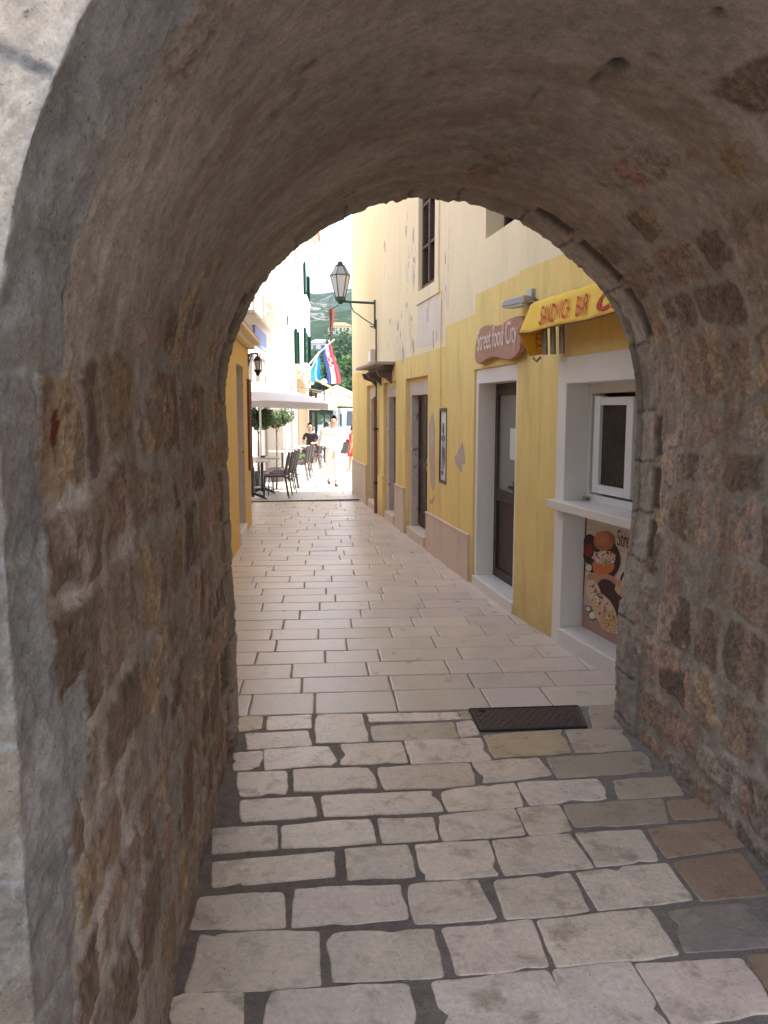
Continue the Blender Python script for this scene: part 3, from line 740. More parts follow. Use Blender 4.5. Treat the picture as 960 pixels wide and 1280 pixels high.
# serif lettering of the poster: strokes with small feet
u_s, z_s = pp(775, 405); hS = pp(775, 320)[1] - z_s
text_mesh('lettering', 'Street', hS * 1.36, wall_text_M(NEAR, u_s, PD + .016, z_s), mat('poster_ink', (.06, .03, .028), .7), po, sx=.62, extrude=.0005, offset=-.0005)
u_s, z_s = pp(822, 520)
text_mesh('lettering', 'food', hS * 1.36, wall_text_M(NEAR, u_s, PD + .016, z_s), bpy.data.materials['poster_ink'], po, sx=.62, extrude=.0005, offset=-.0005)

# ---- plinth boards
b = B(FAR.M)
for k in range(5): b.box(7.752 + k * .374, 7.752 + (k + 1) * .374 - .004, .002, .022 + .0007 * (k % 2), -.05, .46)
b.box(7.76, 9.61, -.01, .019, -.05, .455, 1); b.build('plinth_panel', [M_plinth, M_grout], yb_)
for (a_, c_, z_) in ((7.74, 9.63, .46), (10.99, 11.69, .62), (14.47, 16.34, .70)):
    b = B(FAR.M); b.box(a_, c_, .0, .030, z_, z_ + .025); b.build('plinth_cap', [M_plinth], yb_, bevel=.003)
b = B(FAR.M); b.box(11.0, 11.68, .002, .022, -.05, .62); b.build('plinth_panel', [M_plinth], yb_, bevel=.003)
b = B(FAR.M); b.box(14.48, 16.33, .002, .022, -.05, .70); b.build('plinth_panel', [M_plinth], yb_, bevel=.003)
b = B(FAR.M); b.box(12.74, 13.30, .002, .018, -.05, .66); b.build('plinth_panel', [M_yel], yb_, bevel=.003)
# ---- bare patches in the plaster
def patch(fr, pts, d0, d1, m, name, parent, wob=.010, seed=1, step=.02):
    q = random.Random(seed); out = []
    for i in range(len(pts)):
        p = Vector(pts[i]); r_ = Vector(pts[(i + 1) % len(pts)]); n = max(1, int((r_ - p).length / step))
        for k in range(n):
            w = p.lerp(r_, k / n); out.append((w.x + q.uniform(-wob, wob), w.y + q.uniform(-wob, wob)))
    b = B(fr.M); b.prism(out, 1, d0, d1) if False else b.add([(p[0], d1, p[1]) for p in out] + [(p[0], d0, p[1]) for p in out],
        [tuple(range(len(out)))] + [(i, (i + 1) % len(out), len(out) + (i + 1) % len(out), len(out) + i) for i in range(len(out))])
    return b.build(name, [m], parent)
def pxpoly(fr, pts, kx, ox, oy): return [fr.uv(ox + x / kx, oy + y / kx) for x, y in pts]
k4 = 4.2667
patch(FAR, pxpoly(FAR, [(432, 320), (442, 400), (440, 560), (442, 700), (432, 745), (420, 700), (414, 560), (410, 400), (420, 350)], k4, 440, 440), -.002, .003, M_patch, 'bare_patch', yb_, .006, 2)
patch(FAR, pxpoly(FAR, [(590, 485), (602, 540), (604, 590), (588, 600), (585, 640), (570, 625), (556, 600), (550, 560), (568, 530), (580, 500)], k4, 440, 440), -.002, .003, M_patch, 'bare_patch', yb_, .012, 3)
patch(FAR, pxpoly(FAR, [(440, 765), (436, 800), (418, 815), (412, 780), (425, 790)], k4, 440, 440), -.002, .002, M_patch, 'bare_patch', yb_, .006, 4)
k3 = 4.3636
patch(FAR, pxpoly(FAR, [(360, 620), (490, 560), (497, 640), (500, 800), (430, 830), (350, 850)], k3, 440, 240), -.002, .002, M_peel, 'flaked_area', yb_, .012, 5)
q = random.Random(8)
for (x0_, x1p, y0_, y1p, n) in ((295, 312, 60, 640, 10), (325, 350, 180, 560, 12), (380, 430, 590, 780, 10), (440, 492, 700, 810, 7), (180, 350, 640, 900, 26), (505, 536, 240, 620, 7), (245, 280, 850, 900, 6), (170, 190, 290, 500, 3)):
    for k in range(n):
        x = q.uniform(x0_, x1p); y = q.uniform(y0_, y1p); h_ = q.uniform(25, 110) * (1 if n != 26 else .5); w = q.uniform(1, 4.5)
        pts = [(x - w, y), (x - w * .3, y - h_ * .5), (x + w * .6, y - h_ * .6), (x + w, y), (x + w * .4, y + h_ * .5), (x - w * .5, y + h_ * .35)]
        patch(FAR, pxpoly(FAR, pts, k3, 440, 240), -.002, .003 + .0003 * (k % 5), M_patch if k % 4 == 0 else M_peel, 'bare_patch', yb_, .006, k)
# ---- upper windows
def casement(fr, u0, u1, z0, z1, dep, m, cols=2, rws=3, name='window'):
    b = B(fr.M); t = .05
    b.box(u0, u0 + t, -dep - .04, -dep, z0, z1); b.box(u1 - t, u1, -dep - .04, -dep, z0, z1); b.box(u0 + t, u1 - t, -dep - .04, -dep, z0, z0 + t); b.box(u0 + t, u1 - t, -dep - .04, -dep, z1 - t, z1)
    for i in range(1, cols): u = u0 + (u1 - u0) * i / cols; b.box(u - .035, u + .035, -dep - .045, -dep + .012, z0 + t, z1 - t)
    w = b.build(name, [m], yb_, bevel=.003)
    for j in range(1, rws):
        z = z0 + (z1 - z0) * j / rws; b = B(fr.M); b.box(u0 + t, u1 - t, -dep - .035, -dep + .004, z - .015, z + .015); b.build('muntin', [m], w)
    b = B(fr.M); b.box(u0 + t, u1 - t, -dep - .06, -dep - .05, z0 + t, z1 - t); b.build('pane', [M_glass], w)
    return w
casement(FAR, 9.29, 10.13, 3.23, 4.74, .03, M_oldwood, 2, 3)['label'] = 'old brown casement with six panes'
casement(FAR, 6.46, 7.35, 3.31, 4.74, .17, M_brown); 
casement(FAR, 6.46, 7.35, 6.21, 7.69, .17, M_brown); casement(FAR, 9.29, 10.13, 6.21, 7.69, .1, M_brown); casement(NEAR, -1.99, -.91, 3.61, 4.99, .17, M_brown)
b = B(FAR.M); b.box(9.07, 10.26, 0, .020, 3.06, 3.215); b.box(10.145, 10.25, 0, .018, 3.215, 4.85); b.box(9.10, 9.275, 0, .018, 3.215, 4.85); b.build('window_surround', [M_cream], yb_, bevel=.004)
# open shutter leaf of the old casement, ajar
b = B(FAR.M)
for (u0_, u1__) in ((9.86, 10.10),): pass
# ---- framed poster (wall case)
b = B(FAR.M); t = .022
cs = empty('poster_case', FAR.P(8.86, -.02, .90), 0, 'narrow dark framed case with a black and white poster on the yellow wall', 'poster case')
b.box(8.70, 9.03, -.03, -.010, .90, 1.76); b.build('backing', [M_attr if False else mat('poster_paper', (.70, .70, .70), .5, .04)], cs)
b = B(FAR.M); b.box(8.702, 8.702 + t, -.010, .006, .902, 1.758); b.box(9.028 - t, 9.028, -.010, .006, .902, 1.758); b.box(8.702 + t, 9.028 - t, -.010, .006, 1.758 - t * 1.6, 1.758); b.box(8.702 + t, 9.028 - t, -.010, .006, .902, .902 + t * 1.6)
b.build('frame', [M_brown], cs)
b = B(FAR.M); q = random.Random(2)
for (uc, zc, ru, rz_, c) in ((8.9, 1.52, .05, .08, .08), (8.9, 1.42, .09, .05, .18), (8.88, 1.20, .08, .17, .12), (8.9, 1.12, .05, .10, .3), (8.92, 1.02, .07, .03, .12), (8.85, 1.33, .035, .03, .5)):
    pts = [(uc + ru * cos(a * pi / 6) * q.uniform(.7, 1.1), zc + rz_ * sin(a * pi / 6) * q.uniform(.7, 1.1)) for a in range(12)]
    b.add([(p[0], -.0095 + .0006 * len(b.f), p[1]) for p in pts], [tuple(range(12))], 0, (c, c, c))
b.build('picture', [M_attr], cs, recalc=False)

b = B(FAR.M); b.tube([(8.96, .012, 1.78), (8.965, .014, 2.3), (8.955, .012, 3.06)], .006, 6); b.build('cable', [M_yel], yb_)
# ---- canopy over door B, pipes, boxes
cn = empty('door_canopy', FAR.P(12.8, 0, 2.38), 0, 'small weathered stone canopy on a bracket above a lane doorway', 'canopy')
b = B(FAR.M); b.box(11.74, 13.75, -.02, .30, 2.40, 2.44); b.build('slab', [mat('grey_slab', (.36, .30, .26), .85, .2, 8, .3)], cn, bevel=.006)
b = B(FAR.M); b.box(11.9, 13.5, -.02, .12, 2.33, 2.40)
for u in (12.0, 12.9, 13.4): b.prism([(0, 2.12), (0, 2.33), (.24, 2.33), (.20, 2.24), (.08, 2.20)], 0, u, u + .09)
b.build('bracket', [mat('bracket_brown', (.16, .11, .09), .8)], cn, bevel=.004)
dp = empty('drainpipe', FAR.P(13.25, .04, 0), 0, 'thin rusty brown pipe running up between the two far doors', 'pipe')
b = B(FAR.M); b.tube([(13.25, .04, .0), (13.25, .04, 1.1), (13.25, .045, 1.95)], .028); b.build('lower_pipe', [mat('rust_pipe', (.20, .085, .035), .6, .25)], dp)
b = B(FAR.M); b.tube([(13.25, .03, 1.95), (13.25, .03, 3.2)], .012); b.build('cable', [M_iron], dp)
b = B(FAR.M)
for z in (.5, 1.4, 2.2): b.box(13.2, 13.3, 0, .075, z, z + .03)
b.build('clip', [M_iron], dp)
bx = empty('meter_box', FAR.P(13.6, 0, 2.5), 0, 'small pale junction box above the doorway canopy', 'junction box')
b = B(FAR.M); b.box(13.42, 13.72, .0, .09, 2.52, 2.74); b.build('casing', [M_plinth], bx, bevel=.008)
b = B(FAR.M); b.box(13.44, 13.70, .088, .098, 2.54, 2.72); b.build('cover', [M_marble], bx, bevel=.004)
# intercom + dangling cable
# ---- green wall lantern
LY = 13.5
lp = at_y(425.5, 376, LY); armz = at_y(468, 379, LY).z
lm = empty('wall_lantern', (2.27, LY, 3.1), 0, 'green hexagonal street lantern on an iron wall bracket', 'street lamp')
b = B(); b.box(2.245, 2.272, LY - .03, LY + .03, 3.08, armz + .05); b.build('back_plate', [M_green], lm)
b = B(); b.tube([(2.25, LY, armz), (lp.x - .02, LY, armz + .02)], .020); b.tube([(2.24, LY, 3.14), (2.12, LY, 3.21), (1.9, LY, 3.36), (1.84, LY, armz)], .009)
b.tube([(2.24, LY, 3.12), (2.20, LY, 3.10), (2.19, LY, 3.13)], .011); b.build('bracket_arm', [M_green], lm)
z0 = armz + .03; C_ = (lp.x, LY)
b = B(); b.lathe([(.03, -.06), (.05, -.02), (.085, .0), (.09, .045), (.075, .05)], (*C_, z0), 6); b.build('lantern_base', [M_green], lm)
b = B(); b.lathe([(.075, .05), (.165, .40)], (*C_, z0), 6); b.build('lamp_glass', [M_lampglass], lm, recalc=True)
b = B()
for k in range(6):
    a = 2 * pi * k / 6; b.tube([(C_[0] + .078 * cos(a), LY + .078 * sin(a), z0 + .05), (C_[0] + .168 * cos(a), LY + .168 * sin(a), z0 + .40), (C_[0] + .075 * cos(a), LY + .075 * sin(a), z0 + .55)], .0085, 6)
for (r_, z_) in ((.168, .40), (.078, .05), (.075, .55)): b.tube([(C_[0] + r_ * cos(a * pi / 3), LY + r_ * sin(a * pi / 3), z0 + z_) for a in range(7)], .009, 6)
b.build('lantern_frame', [M_green], lm)
b = B(); b.lathe([(.162, .405), (.075, .548)], (*C_, z0), 6); b.build('lantern_roof_glass', [mat('dusty_lamp_glass', (.34, .36, .34), .5, .1)], lm)
b = B(); b.lathe([(.08, .548), (.085, .565), (.045, .585), (.05, .61), (.02, .63)], (*C_, z0), 6); b.build('finial', [M_green], lm)

# ---- wooden shop sign
sg = empty('wooden_sign', FAR.P(7.0, .03, 2.2), 0, 'wavy edged brown wooden board reading Street food City', 'sign')
outl = [(75,460),(58,440),(58,370),(75,300),(90,275),(120,264),(150,268),(185,262),(225,235),(270,220),(290,228),(298,255),(276,300),(284,350),(278,395),(255,425),(225,440),(195,436),(150,425),(110,440)]
P2 = [FAR.uv(580 + x / 4, 340 + y / 4, .06) for x, y in outl]
out = []
for i in range(len(P2)):
    p0, p1, p2, p3 = [Vector(P2[(i + k) % len(P2)]) for k in (-1, 0, 1, 2)]
    for t in (0, .33, .67): out.append(tuple(.5 * ((2 * p1) + (p2 - p0) * t + (2 * p0 - 5 * p1 + 4 * p2 - p3) * t * t + (3 * p1 - p0 - 3 * p2 + p3) * t ** 3)))
b = B(FAR.M); b.prism(out, 1, .02, .065); b.build('board', [M_signwood], sg, bevel=.008)
def curl(p): return p
u0_, z0_ = FAR.uv(580 + 66 / 4, 340 + 408 / 4, .066); u1_, z1_ = FAR.uv(580 + 262 / 4, 340 + 345 / 4, .066)
t_ = text_mesh('lettering', 'Street food City', .265, wall_text_M(FAR, u0_, .067, z0_ + .02), M_signtext, sg, sx=1, extrude=.003)
xs_ = [v.co.y for v in t_.data.vertices]; w_now = max(xs_) - min(xs_); kx = (abs(u1_ - u0_)) / w_now; y_hi = max(xs_)
for v in t_.data.vertices: v.co.y = y_hi + (v.co.y - y_hi) * kx

# ---- LED floodlight
fl = empty('floodlight', FAR.P(6.6, 0, 2.62), 0, 'small grey LED floodlight on an arm above the wooden sign', 'floodlight')
A = at_y(634, 383, 6.35); Bp = at_y(662, 378, 6.1); C2 = NEAR.P(-.25, 0, 2.62)
dv = (Bp - A).normalized()
b = B(Matrix.Translation(A) @ Matrix(((dv.x, -dv.y, 0, 0), (dv.y, dv.x, 0, 0), (dv.z, 0, 1, 0), (0, 0, 0, 1))))
Lb = (Bp - A).length; b.prism([(0, -.012), (.0, .018), (.03, .04), (Lb, .055), (Lb, -.005)], 1, -.06, .06); b.build('housing', [M_grey], fl, bevel=.008)
b = B(Matrix.Translation(A) @ Matrix(((dv.x, -dv.y, 0, 0), (dv.y, dv.x, 0, 0), (dv.z, 0, 1, 0), (0, 0, 0, 1)))); b.box(.015, Lb - .03, -.05, .05, -.02, -.006); b.build('lens', [M_lampglass], fl)
b = B(); b.tube([Bp, Bp + Vector((.06, -.08, 0)), C2], .014); b.tube([Bp - Vector((0, 0, .02)), C2 - Vector((0, 0, .05))], .006); b.build('arm', [M_alu], fl)
b = B(FN); b.box(-.30, -.20, 0, .03, 2.56, 2.68); b.build('mounting_plate', [M_grey], fl)

# ---- awning
aw = empty('shop_awning', NEAR.P(-.9, 0, 2.4), 0, 'folded yellow awning lettered SANDWICH BAR in red over the serving window', 'awning')
dF = .30; uF = NEAR.uv(650, 406, dF)[0]
def awP(u, t):    # t 0 = top edge near the wall, 1 = lower front edge
    sag = .007 * sin(u * 17) * t + .005 * sin(u * 41 + t * 6)
    s_ = max(0., t - .3) / .7
    return (u, (.05 + .17 * t / .3 if t < .3 else .22 + .08 * s_) + sag * .8, (2.565 - .06 * t / .3 if t < .3 else 2.505 - .215 * s_) + .003 * sin(u * 23) + .006 * sin(u * 9 + 1) * t)
b = B(FN); nu, nt_ = 40, 12
vs = [awP(uF - i * 1.75 / nu, j / nt_) for i in range(nu + 1) for j in range(nt_ + 1)]
b.add(vs, [(i * (nt_ + 1) + j, (i + 1) * (nt_ + 1) + j, (i + 1) * (nt_ + 1) + j + 1, i * (nt_ + 1) + j + 1) for i in range(nu) for j in range(nt_)])
o = b.build('fabric', [M_awn], aw, smooth=True); m_ = o.modifiers.new('t', 'SOLIDIFY'); m_.thickness = .004
b = B(FN); b.tube([(uF + .002 - i * 1.75 / 10, awP(uF - i * 1.75 / 10, 1)[1] + .003, awP(uF - i * 1.75 / 10, 1)[2] - .002) for i in range(11)], .005, 6); b.build('front_hem', [mat('hem_brown', (.2, .06, .02), .8)], aw)
# lettering follows the cloth
def aw_text(body, u_start, u_end, t_lo, t_hi, m, shear=0., lean=0.):
    cu = text_mesh('lettering', body, 1., Matrix.Identity(4), m, None, extrude=0., shear=shear, offset=.003)
    bm = bmesh.new(); bm.from_mesh(cu.data); bmesh.ops.triangulate(bm, faces=bm.faces); bmesh.ops.subdivide_edges(bm, edges=bm.edges, cuts=5, use_grid_fill=True); bm.to_mesh(cu.data); bm.free()
    xs = [v.co.x for v in cu.data.vertices]; ys = [v.co.y for v in cu.data.vertices]
    xa, xb, ya_, yb2 = min(xs), max(xs), min(0, min(ys)) if False else min(ys), max(ys)
    Mi = (Matrix.Translation(aw.location)).inverted()
    for v in cu.data.vertices:
        u = u_start + (u_end - u_start) * (v.co.x - xa) / (xb - xa); t = t_lo + (t_hi - t_lo) * (v.co.y - ya_) / (yb2 - ya_); u += lean * (v.co.y - ya_) / (yb2 - ya_)
        p = Vector(awP(u, t)); q_n = (Vector(awP(u, t + .02)) - Vector(awP(u, t - .02))).cross(Vector((1, 0, 0))).normalized(); q_n = q_n if q_n.y > 0 else -q_n
        v.co = Mi @ (FN @ (p + q_n * .010))
    cu.parent = aw; return cu
aun = lambda x, y: NEAR.uv(580 + x / 4, 340 + y / 4, .26)[0]
aw_text('SANDWICH', aun(402, 215), aun(550, 190), .90, .46, M_red, 0., .065); aw_text('BAR', aun(578, 170), aun(640, 160), .90, .46, M_red, 0., .065); aw_text('Cafe', aun(682, 140), aun(682, 140) - .5, .92, .36, M_red, .3)
# end flap
Pa = awP(uF, 1)
fp = [(Pa[1], Pa[2]), (.235, 2.20), (.12, 2.205), (.10, 2.42), (.05, 2.60), (.17, 2.50)]
fp = [(Pa[1], Pa[2]), (.22, 2.13), (.10, 2.15), (.07, 2.50), (.15, 2.50)]
b = B(FN); b.prism(fp, 0, uF - .006, uF); b.build('end_flap', [M_awnflap], aw)
Mx = Matrix(((0, 0, 0, 0), (0, 0, 0, 0), (0, 0, 0, 0), (0, 0, 0, 1)))
ft = text_mesh('lettering', 'CITY', .085, Matrix.Identity(4), M_red, None, extrude=0.)
for v in ft.data.vertices:
    # reads downwards on the near side of the flap
    x, y_ = v.co.x, v.co.y
    p = FN @ Vector((uF - .0085, .125 + y_ * .9, 2.36 - x * .95)); v.co = p - Vector(aw.location)
ft.parent = aw
b = B(FN)
for (dd0, u_) in ((.14, uF - .06), (.10, uF - .11), (.06, uF - .17)): b.tube([(u_, dd0, 2.46), (u_ - .01, dd0 - .01, 2.14)], .022)
b.build('folded_arm', [M_alu], aw)
b = B(FN); b.tube([(uF - .04, .2, 2.15), (uF - .05, .21, 2.11), (uF - .08, .20, 2.09), (uF - .08, .17, 2.12)], .010); b.build('crank_eye', [M_alu], aw)
b = B(FN); b.tube([(uF - .02, .055, 2.525), (-2.2, .055, 2.525)], .032, 12); b.build('roller', [M_alu], aw)

# ---- iron cover in the paving
pc = [on_z(*p) for p in ((587, 887), (722, 883), (733, 909), (601, 914))]
cen = sum((Vector(p) for p in pc), Vector((0, 0))) / 4
cv = empty('drain_cover', (cen.x, cen.y, 0), 0, 'dark cast iron inspection cover set in the paving', 'manhole cover')
b = B(); b.add([(p[0], p[1], -.02) for p in pc] + [(p[0], p[1], .003) for p in pc], [(3, 2, 1, 0), (4, 5, 6, 7), (0, 1, 5, 4), (1, 2, 6, 5), (2, 3, 7, 6), (3, 0, 4, 7)])
b.build('plate', [M_plate], cv)
b = B(); v0, v1, v3 = Vector(pc[3]), Vector(pc[2]), Vector(pc[0])
for i in range(26):
    for j in range(9):
        c = v0 + (v1 - v0) * (.04 + .92 * i / 25) + (v3 - v0) * (.1 + .8 * j / 8); e = (v1 - v0).normalized(); g = (v3 - v0).normalized(); s_ = (1 if (i + j) % 2 else -1)
        a_ = e * .008 + g * .008 * s_; w2_ = (e * .002 - g * .002 * s_)
        b.add([(*(c - a_ - w2_), .0032), (*(c + a_ - w2_), .0032), (*(c + a_ + w2_), .0032), (*(c - a_ + w2_), .0032), (*(c - a_), .0062), (*(c + a_), .0062)], [(0, 1, 5, 4), (3, 4, 5, 2), (0, 4, 3), (1, 2, 5)])
b.build('tread_pattern', [M_plate], cv)
b = B()
for p, q_2 in zip(pc, pc[1:] + pc[:1]): b.tube([(*p, .002), (*q_2, .002)], .007, 4)
b.tube([(*(Vector(pc[0]) * .9 + Vector(pc[2]) * .1 + Vector((-.01, .0))), .006), (*(Vector(pc[0]) * .86 + Vector(pc[2]) * .14), .006)], .008, 6)
b.build('rim', [M_iron], cv)

# ================================================================== LOW YELLOW BUILDING on the left
lb = empty('low_building', LEFT.P(0, 0, 0), 0, 'low deep yellow building with a shallow eave on the left of the lane', 'building')
M_yel2 = mat('deep_yellow_plaster', (.78, .52, .16), .88, .06, 1.6, .2, 60, dist=.004)
wall_sheet(LEFT, -6.5, 2.34, -.1, 2.62, [(.35, 1.30, .0, 2.32, .16, 1), (-3.6, -2.4, 0, 2.2, .1)], [], [], lambda u, z: 0, 'lane_wall', [M_yel2, M_frame_st], lb)
b = B(LEFT.M); b.box(.35, 1.30, -.20, -.155, .0, 2.32); b.build('door', [mat('grey_door', (.42, .37, .34), .6, .1)], lb, bevel=.003)
b = B(LEFT.M); b.box(.35, 1.30, -.1, .02, -.02, .16); b.build('doorstep', [M_marble], lb, bevel=.008)
b = B(LEFT.M); b.box(-3.6, -2.4, -.14, -.09, .0, 2.2); b.build('door', [M_oldwood], lb)
b = B(LEFT.M); b.box(-6.5, 2.34, -4.0, -3.95, -.1, 2.62); b.box(2.31, 2.34, -3.96, -.003, -.1, 2.62); b.box(-6.5, 2.3, -3.9, -.2, 2.5, 2.55); b.build('rear_walls', [M_yel2], lb)
b = B(LEFT.M); b.box(-6.5, 2.40, -.02, .09, 2.63, 2.70); b.box(-6.5, 2.44, -.02, .17, 2.70, 2.76); b.build('cornice', [M_cream], lb, bevel=.008)
b = B(LEFT.M); b.add([(-6.5, .16, 2.762), (2.42, .16, 2.762), (2.5, -4.1, 3.5), (-6.5, -4.1, 3.5), (-6.5, .16, 2.785), (2.42, .16, 2.785), (2.5, -4.1, 3.54), (-6.5, -4.1, 3.54)], [(0, 1, 2, 3), (4, 5, 6, 7), (0, 1, 5, 4), (1, 2, 6, 5), (2, 3, 7, 6), (3, 0, 4, 7)])
b.build('roof', [M_tile], lb)
b = B(LEFT.M); b.box(1.92, 2.0, .0, .035, .85, 2.18); b.box(2.24, 2.30, .0, .035, .85, 2.18); b.box(2.0, 2.24, .0, .03, .85, .93); b.box(2.0, 2.24, 0, .03, 2.1, 2.18)
for k in range(22): b.box(2.0, 2.24, .005, .026, .94 + k * .053, .975 + k * .053)
b.build('shutter', [mat('redbrown_shutter', (.16, .045, .02), .6, .15)], lb)
lt = empty('carriage_lantern', LEFT.P(2.2, .1, 2.3), 0, 'small black carriage lantern hanging from the low yellow building corner', 'lantern')
pL = at_y(322, 450, 12.1)
b = B(); b.tube([LEFT.P(2.25, 0, 2.50), LEFT.P(2.25, .04, 2.56), (pL.x, pL.y, 2.56), (pL.x, pL.y, 2.50)], .012); b.tube([LEFT.P(2.25, 0, 2.40), LEFT.P(2.25, .06, 2.55)], .008); b.build('bracket', [M_iron], lt)
b = B(); b.box(-.05, .05, -.012, .0, 0, .18); b.v = [LEFT.P(2.25 + v.x, .012 + v.y, 2.38 + v.z) for v in b.v]; b.build('back_plate', [M_iron], lt)
b = B(); b.lathe([(.012, .10), (.03, .09), (.055, .045), (.058, .035), (.06, .03)], (pL.x, pL.y, 2.42), 6); b.lathe([(.045, -.13), (.05, -.125), (.058, -.10), (.03, -.155), (.012, -.19)], (pL.x, pL.y, 2.42), 6)
for k in range(6):
    a = pi / 3 * k; b.tube([(pL.x + .055 * cos(a), pL.y + .055 * sin(a), 2.455), (pL.x + .05 * cos(a), pL.y + .05 * sin(a), 2.30)], .005, 5)
b.build('cage', [M_iron], lt)
b = B(); b.lathe([(.035, -.10), (.045, .03)], (pL.x, pL.y, 2.42), 6); b.build('glass', [M_lampglass], lt)

# ================================================================== SQUARE: palace + white house
pa = empty('stone_palace', PAL.P(-18, 0, 0), 0, 'pale sunlit stone palace with a columned balcony and carved panel behind the umbrellas', 'building')
FP = PAL.M
def pu(px, py): return PAL.uv(px, py, 0)
b = B(FP); b.box(-25.2, -14.0, -6, 0, -.3, 9.5); b.build('wall', [M_wb], pa)
b = B(FP); b.box(-25.3, -14.0, -6.2, .35, 9.5, 9.8); b.build('cornice', [M_carved], pa, bevel=.05)
def slab(fr, px0, px1, py0, py1, d0, d1):
    """box on a facade covering a surveyed rectangle"""
    pm = (py0 + py1) / 2
    u0, _ = fr.uv(px0, pm, d1); u1, _ = fr.uv(px1, pm, d1); um = (px0 + px1) / 2
    _, z1 = fr.uv(um, py0, d1); _, z0 = fr.uv(um, py1, d1)
    return (min(u0, u1), max(u0, u1), d0, d1, z0, z1)
for (a_, c_, e_, g_) in ((318, 324, 370, 402), (330, 334, 372, 402)):
    s_ = slab(PAL, a_, c_, e_, g_, -.02, .05); b = B(FP); b.box(*s_); w = b.build('window', [M_pilaster], pa)
    b = B(FP); b.box(s_[0] - .12, s_[1] + .12, -.02, .09, s_[4] - .10, s_[4]); b.build('sill', [M_carved], w)
bal = slab(PAL, 318, 345, 401, 406, 0, .7); b = B(FP); b.box(*bal); b.build('balcony', [M_carved], pa, bevel=.02)
b = B(FP); s_ = slab(PAL, 319, 333, 407, 435, .45, .50); b.box(*s_); o = b.build('banner', [M_banner], pa)
for (a_, c_) in ((343, 346),):
    s_ = slab(PAL, a_, c_, 396, 440, .3, .5); um = (s_[0] + s_[1]) / 2
    b = B(FP); b.lathe([(.20, s_[4]), (.20, s_[4] + .1), (.14, s_[4] + .14), (.12, s_[5] - .2), (.18, s_[5] - .12), (.2, s_[5])], (um, .4, 0), 14); b.build('column', [M_carved], pa)
    b = B(FP); b.lathe([(.10, 0), (.12, .1), (.05, .18), (.14, .32), (.10, .42), (.02, .6)], (um, .4, s_[5]), 12); b.build('finial', [M_carved], pa)
s_ = slab(PAL, 335, 344, 418, 443, -.02, .10)
b = B(FP); n = 12; uc = (s_[0] + s_[1]) / 2; ru = (s_[1] - s_[0]) / 2; zt_ = s_[5] - ru
outer = [(uc + ru * cos(pi * i / n), zt_ + ru * sin(pi * i / n)) for i in range(n + 1)]; inner = [(uc + ru * .65 * cos(pi * i / n), zt_ + ru * .65 * sin(pi * i / n)) for i in range(n + 1)]
ring_ = [(s_[1], s_[4])] + outer + [(s_[0], s_[4]), (uc - ru * .65, s_[4])] + inner[::-1] + [(uc + ru * .65, s_[4])]
b.prism(ring_, 1, -.02, .12); b.build('niche_arch', [M_carved], pa)
b = B(FP); b.box(uc - ru * .64, uc + ru * .64, -.02, .03, s_[4], zt_); b.build('niche_recess', [M_pilaster], pa)
# carved relief panel
b = B(FP); q = random.Random(3); s_ = slab(PAL, 334, 350, 446, 472, 0, .15)
b.box(s_[0], s_[1], 0, .06, s_[4], s_[5])
for k in range(34):
    u = q.uniform(s_[0] + .1, s_[1] - .1); z = q.uniform(s_[4] + .1, s_[5] - .1); r_ = q.uniform(.06, .18); b.ball((u, .07, z), (r_, .07, r_), 8)
uc = (s_[0] + s_[1]) / 2; zc = (s_[4] + s_[5]) / 2; b.ball((uc, .10, zc), (.30, .12, .26), 14)
b.build('carved_relief', [M_carved], pa, smooth=True)
for (a_, c_) in ((315.5, 319.5), (325, 331)):
    s_ = slab(PAL, a_, c_, 450, 478, 0, .14); b = B(FP); b.box(*s_); b.box(s_[0] - .08, s_[1] + .08, 0, .19, s_[5], s_[5] + .12); b.build('pilaster', [M_pilaster], pa, bevel=.01)
b = B(FP); s_ = slab(PAL, 333, 352, 476, 520, -.02, .06); b.box(s_[0], s_[1], -.02, .06, ground(20) , s_[5]); b.build('door', [M_pilaster], pa)

wh = empty('white_house', WHT.P(-8, 0, 0), 0, 'bright white three storey house with green shutters and a tiled eave', 'building')
FW = WHT.M
b = B(FW); b.box(-15.9, 0, -9, 0, -.5, 9.3); b.build('wall', [M_wb], wh)
eu, ez = WHT.uv(391, 330, .5)
b = B(FW); b.box(-15.9, .25, -.3, .45, 9.3, 9.42); b.box(-15.9, .15, -.3, .2, 9.1, 9.3)
for k in range(32): b.box(-15.6 + k * .5, -15.45 + k * .5, .2, .42, 9.16, 9.3)
b.build('cornice', [M_carved], wh)
b = B(FW); b.add([(-16, .55, 9.42), (.35, .55, 9.42), (.35, -9.2, 9.42), (-16, -9.2, 9.42), (-13, -4.3, 11.3), (-3, -4.3, 11.3)], [(0, 1, 2, 3), (0, 1, 5, 4), (1, 2, 5), (2, 3, 4, 5), (3, 0, 4)]); b.build('roof', [M_tile], wh)
def shutter_win(px0, px1, py0, py1, open_=True):
    u0, u1, _, _, z0, z1 = slab(WHT, px0, px1, py0, py1, 0, .05)
    b = B(FW); b.box(u0 + .28, u1 - .28, -.01, .02, z0, z1); w = b.build('window', [M_glass], wh)
    b = B(FW); b.box(u0 + .1, u1 - .1, .0, .12, z0 - .1, z0 - .02); b.build('sill', [M_carved], w)
    for (a, c) in ((u0, u0 + .52), (u1 - .52, u1)):
        b = B(FW); b.box(a, a + .05, .03, .09, z0, z1); b.box(c - .05, c, .03, .09, z0, z1); b.box(a, c, .03, .09, z0, z0 + .06); b.box(a, c, .03, .09, z1 - .06, z1); b.box(a + .04, c - .04, .035, .05, z0, z1)
        for k in range(int((z1 - z0) / .09)): b.box(a + .05, c - .05, .05, .085, z0 + k * .09, z0 + k * .09 + .05)
        b.build('shutter', [M_shutter], w)
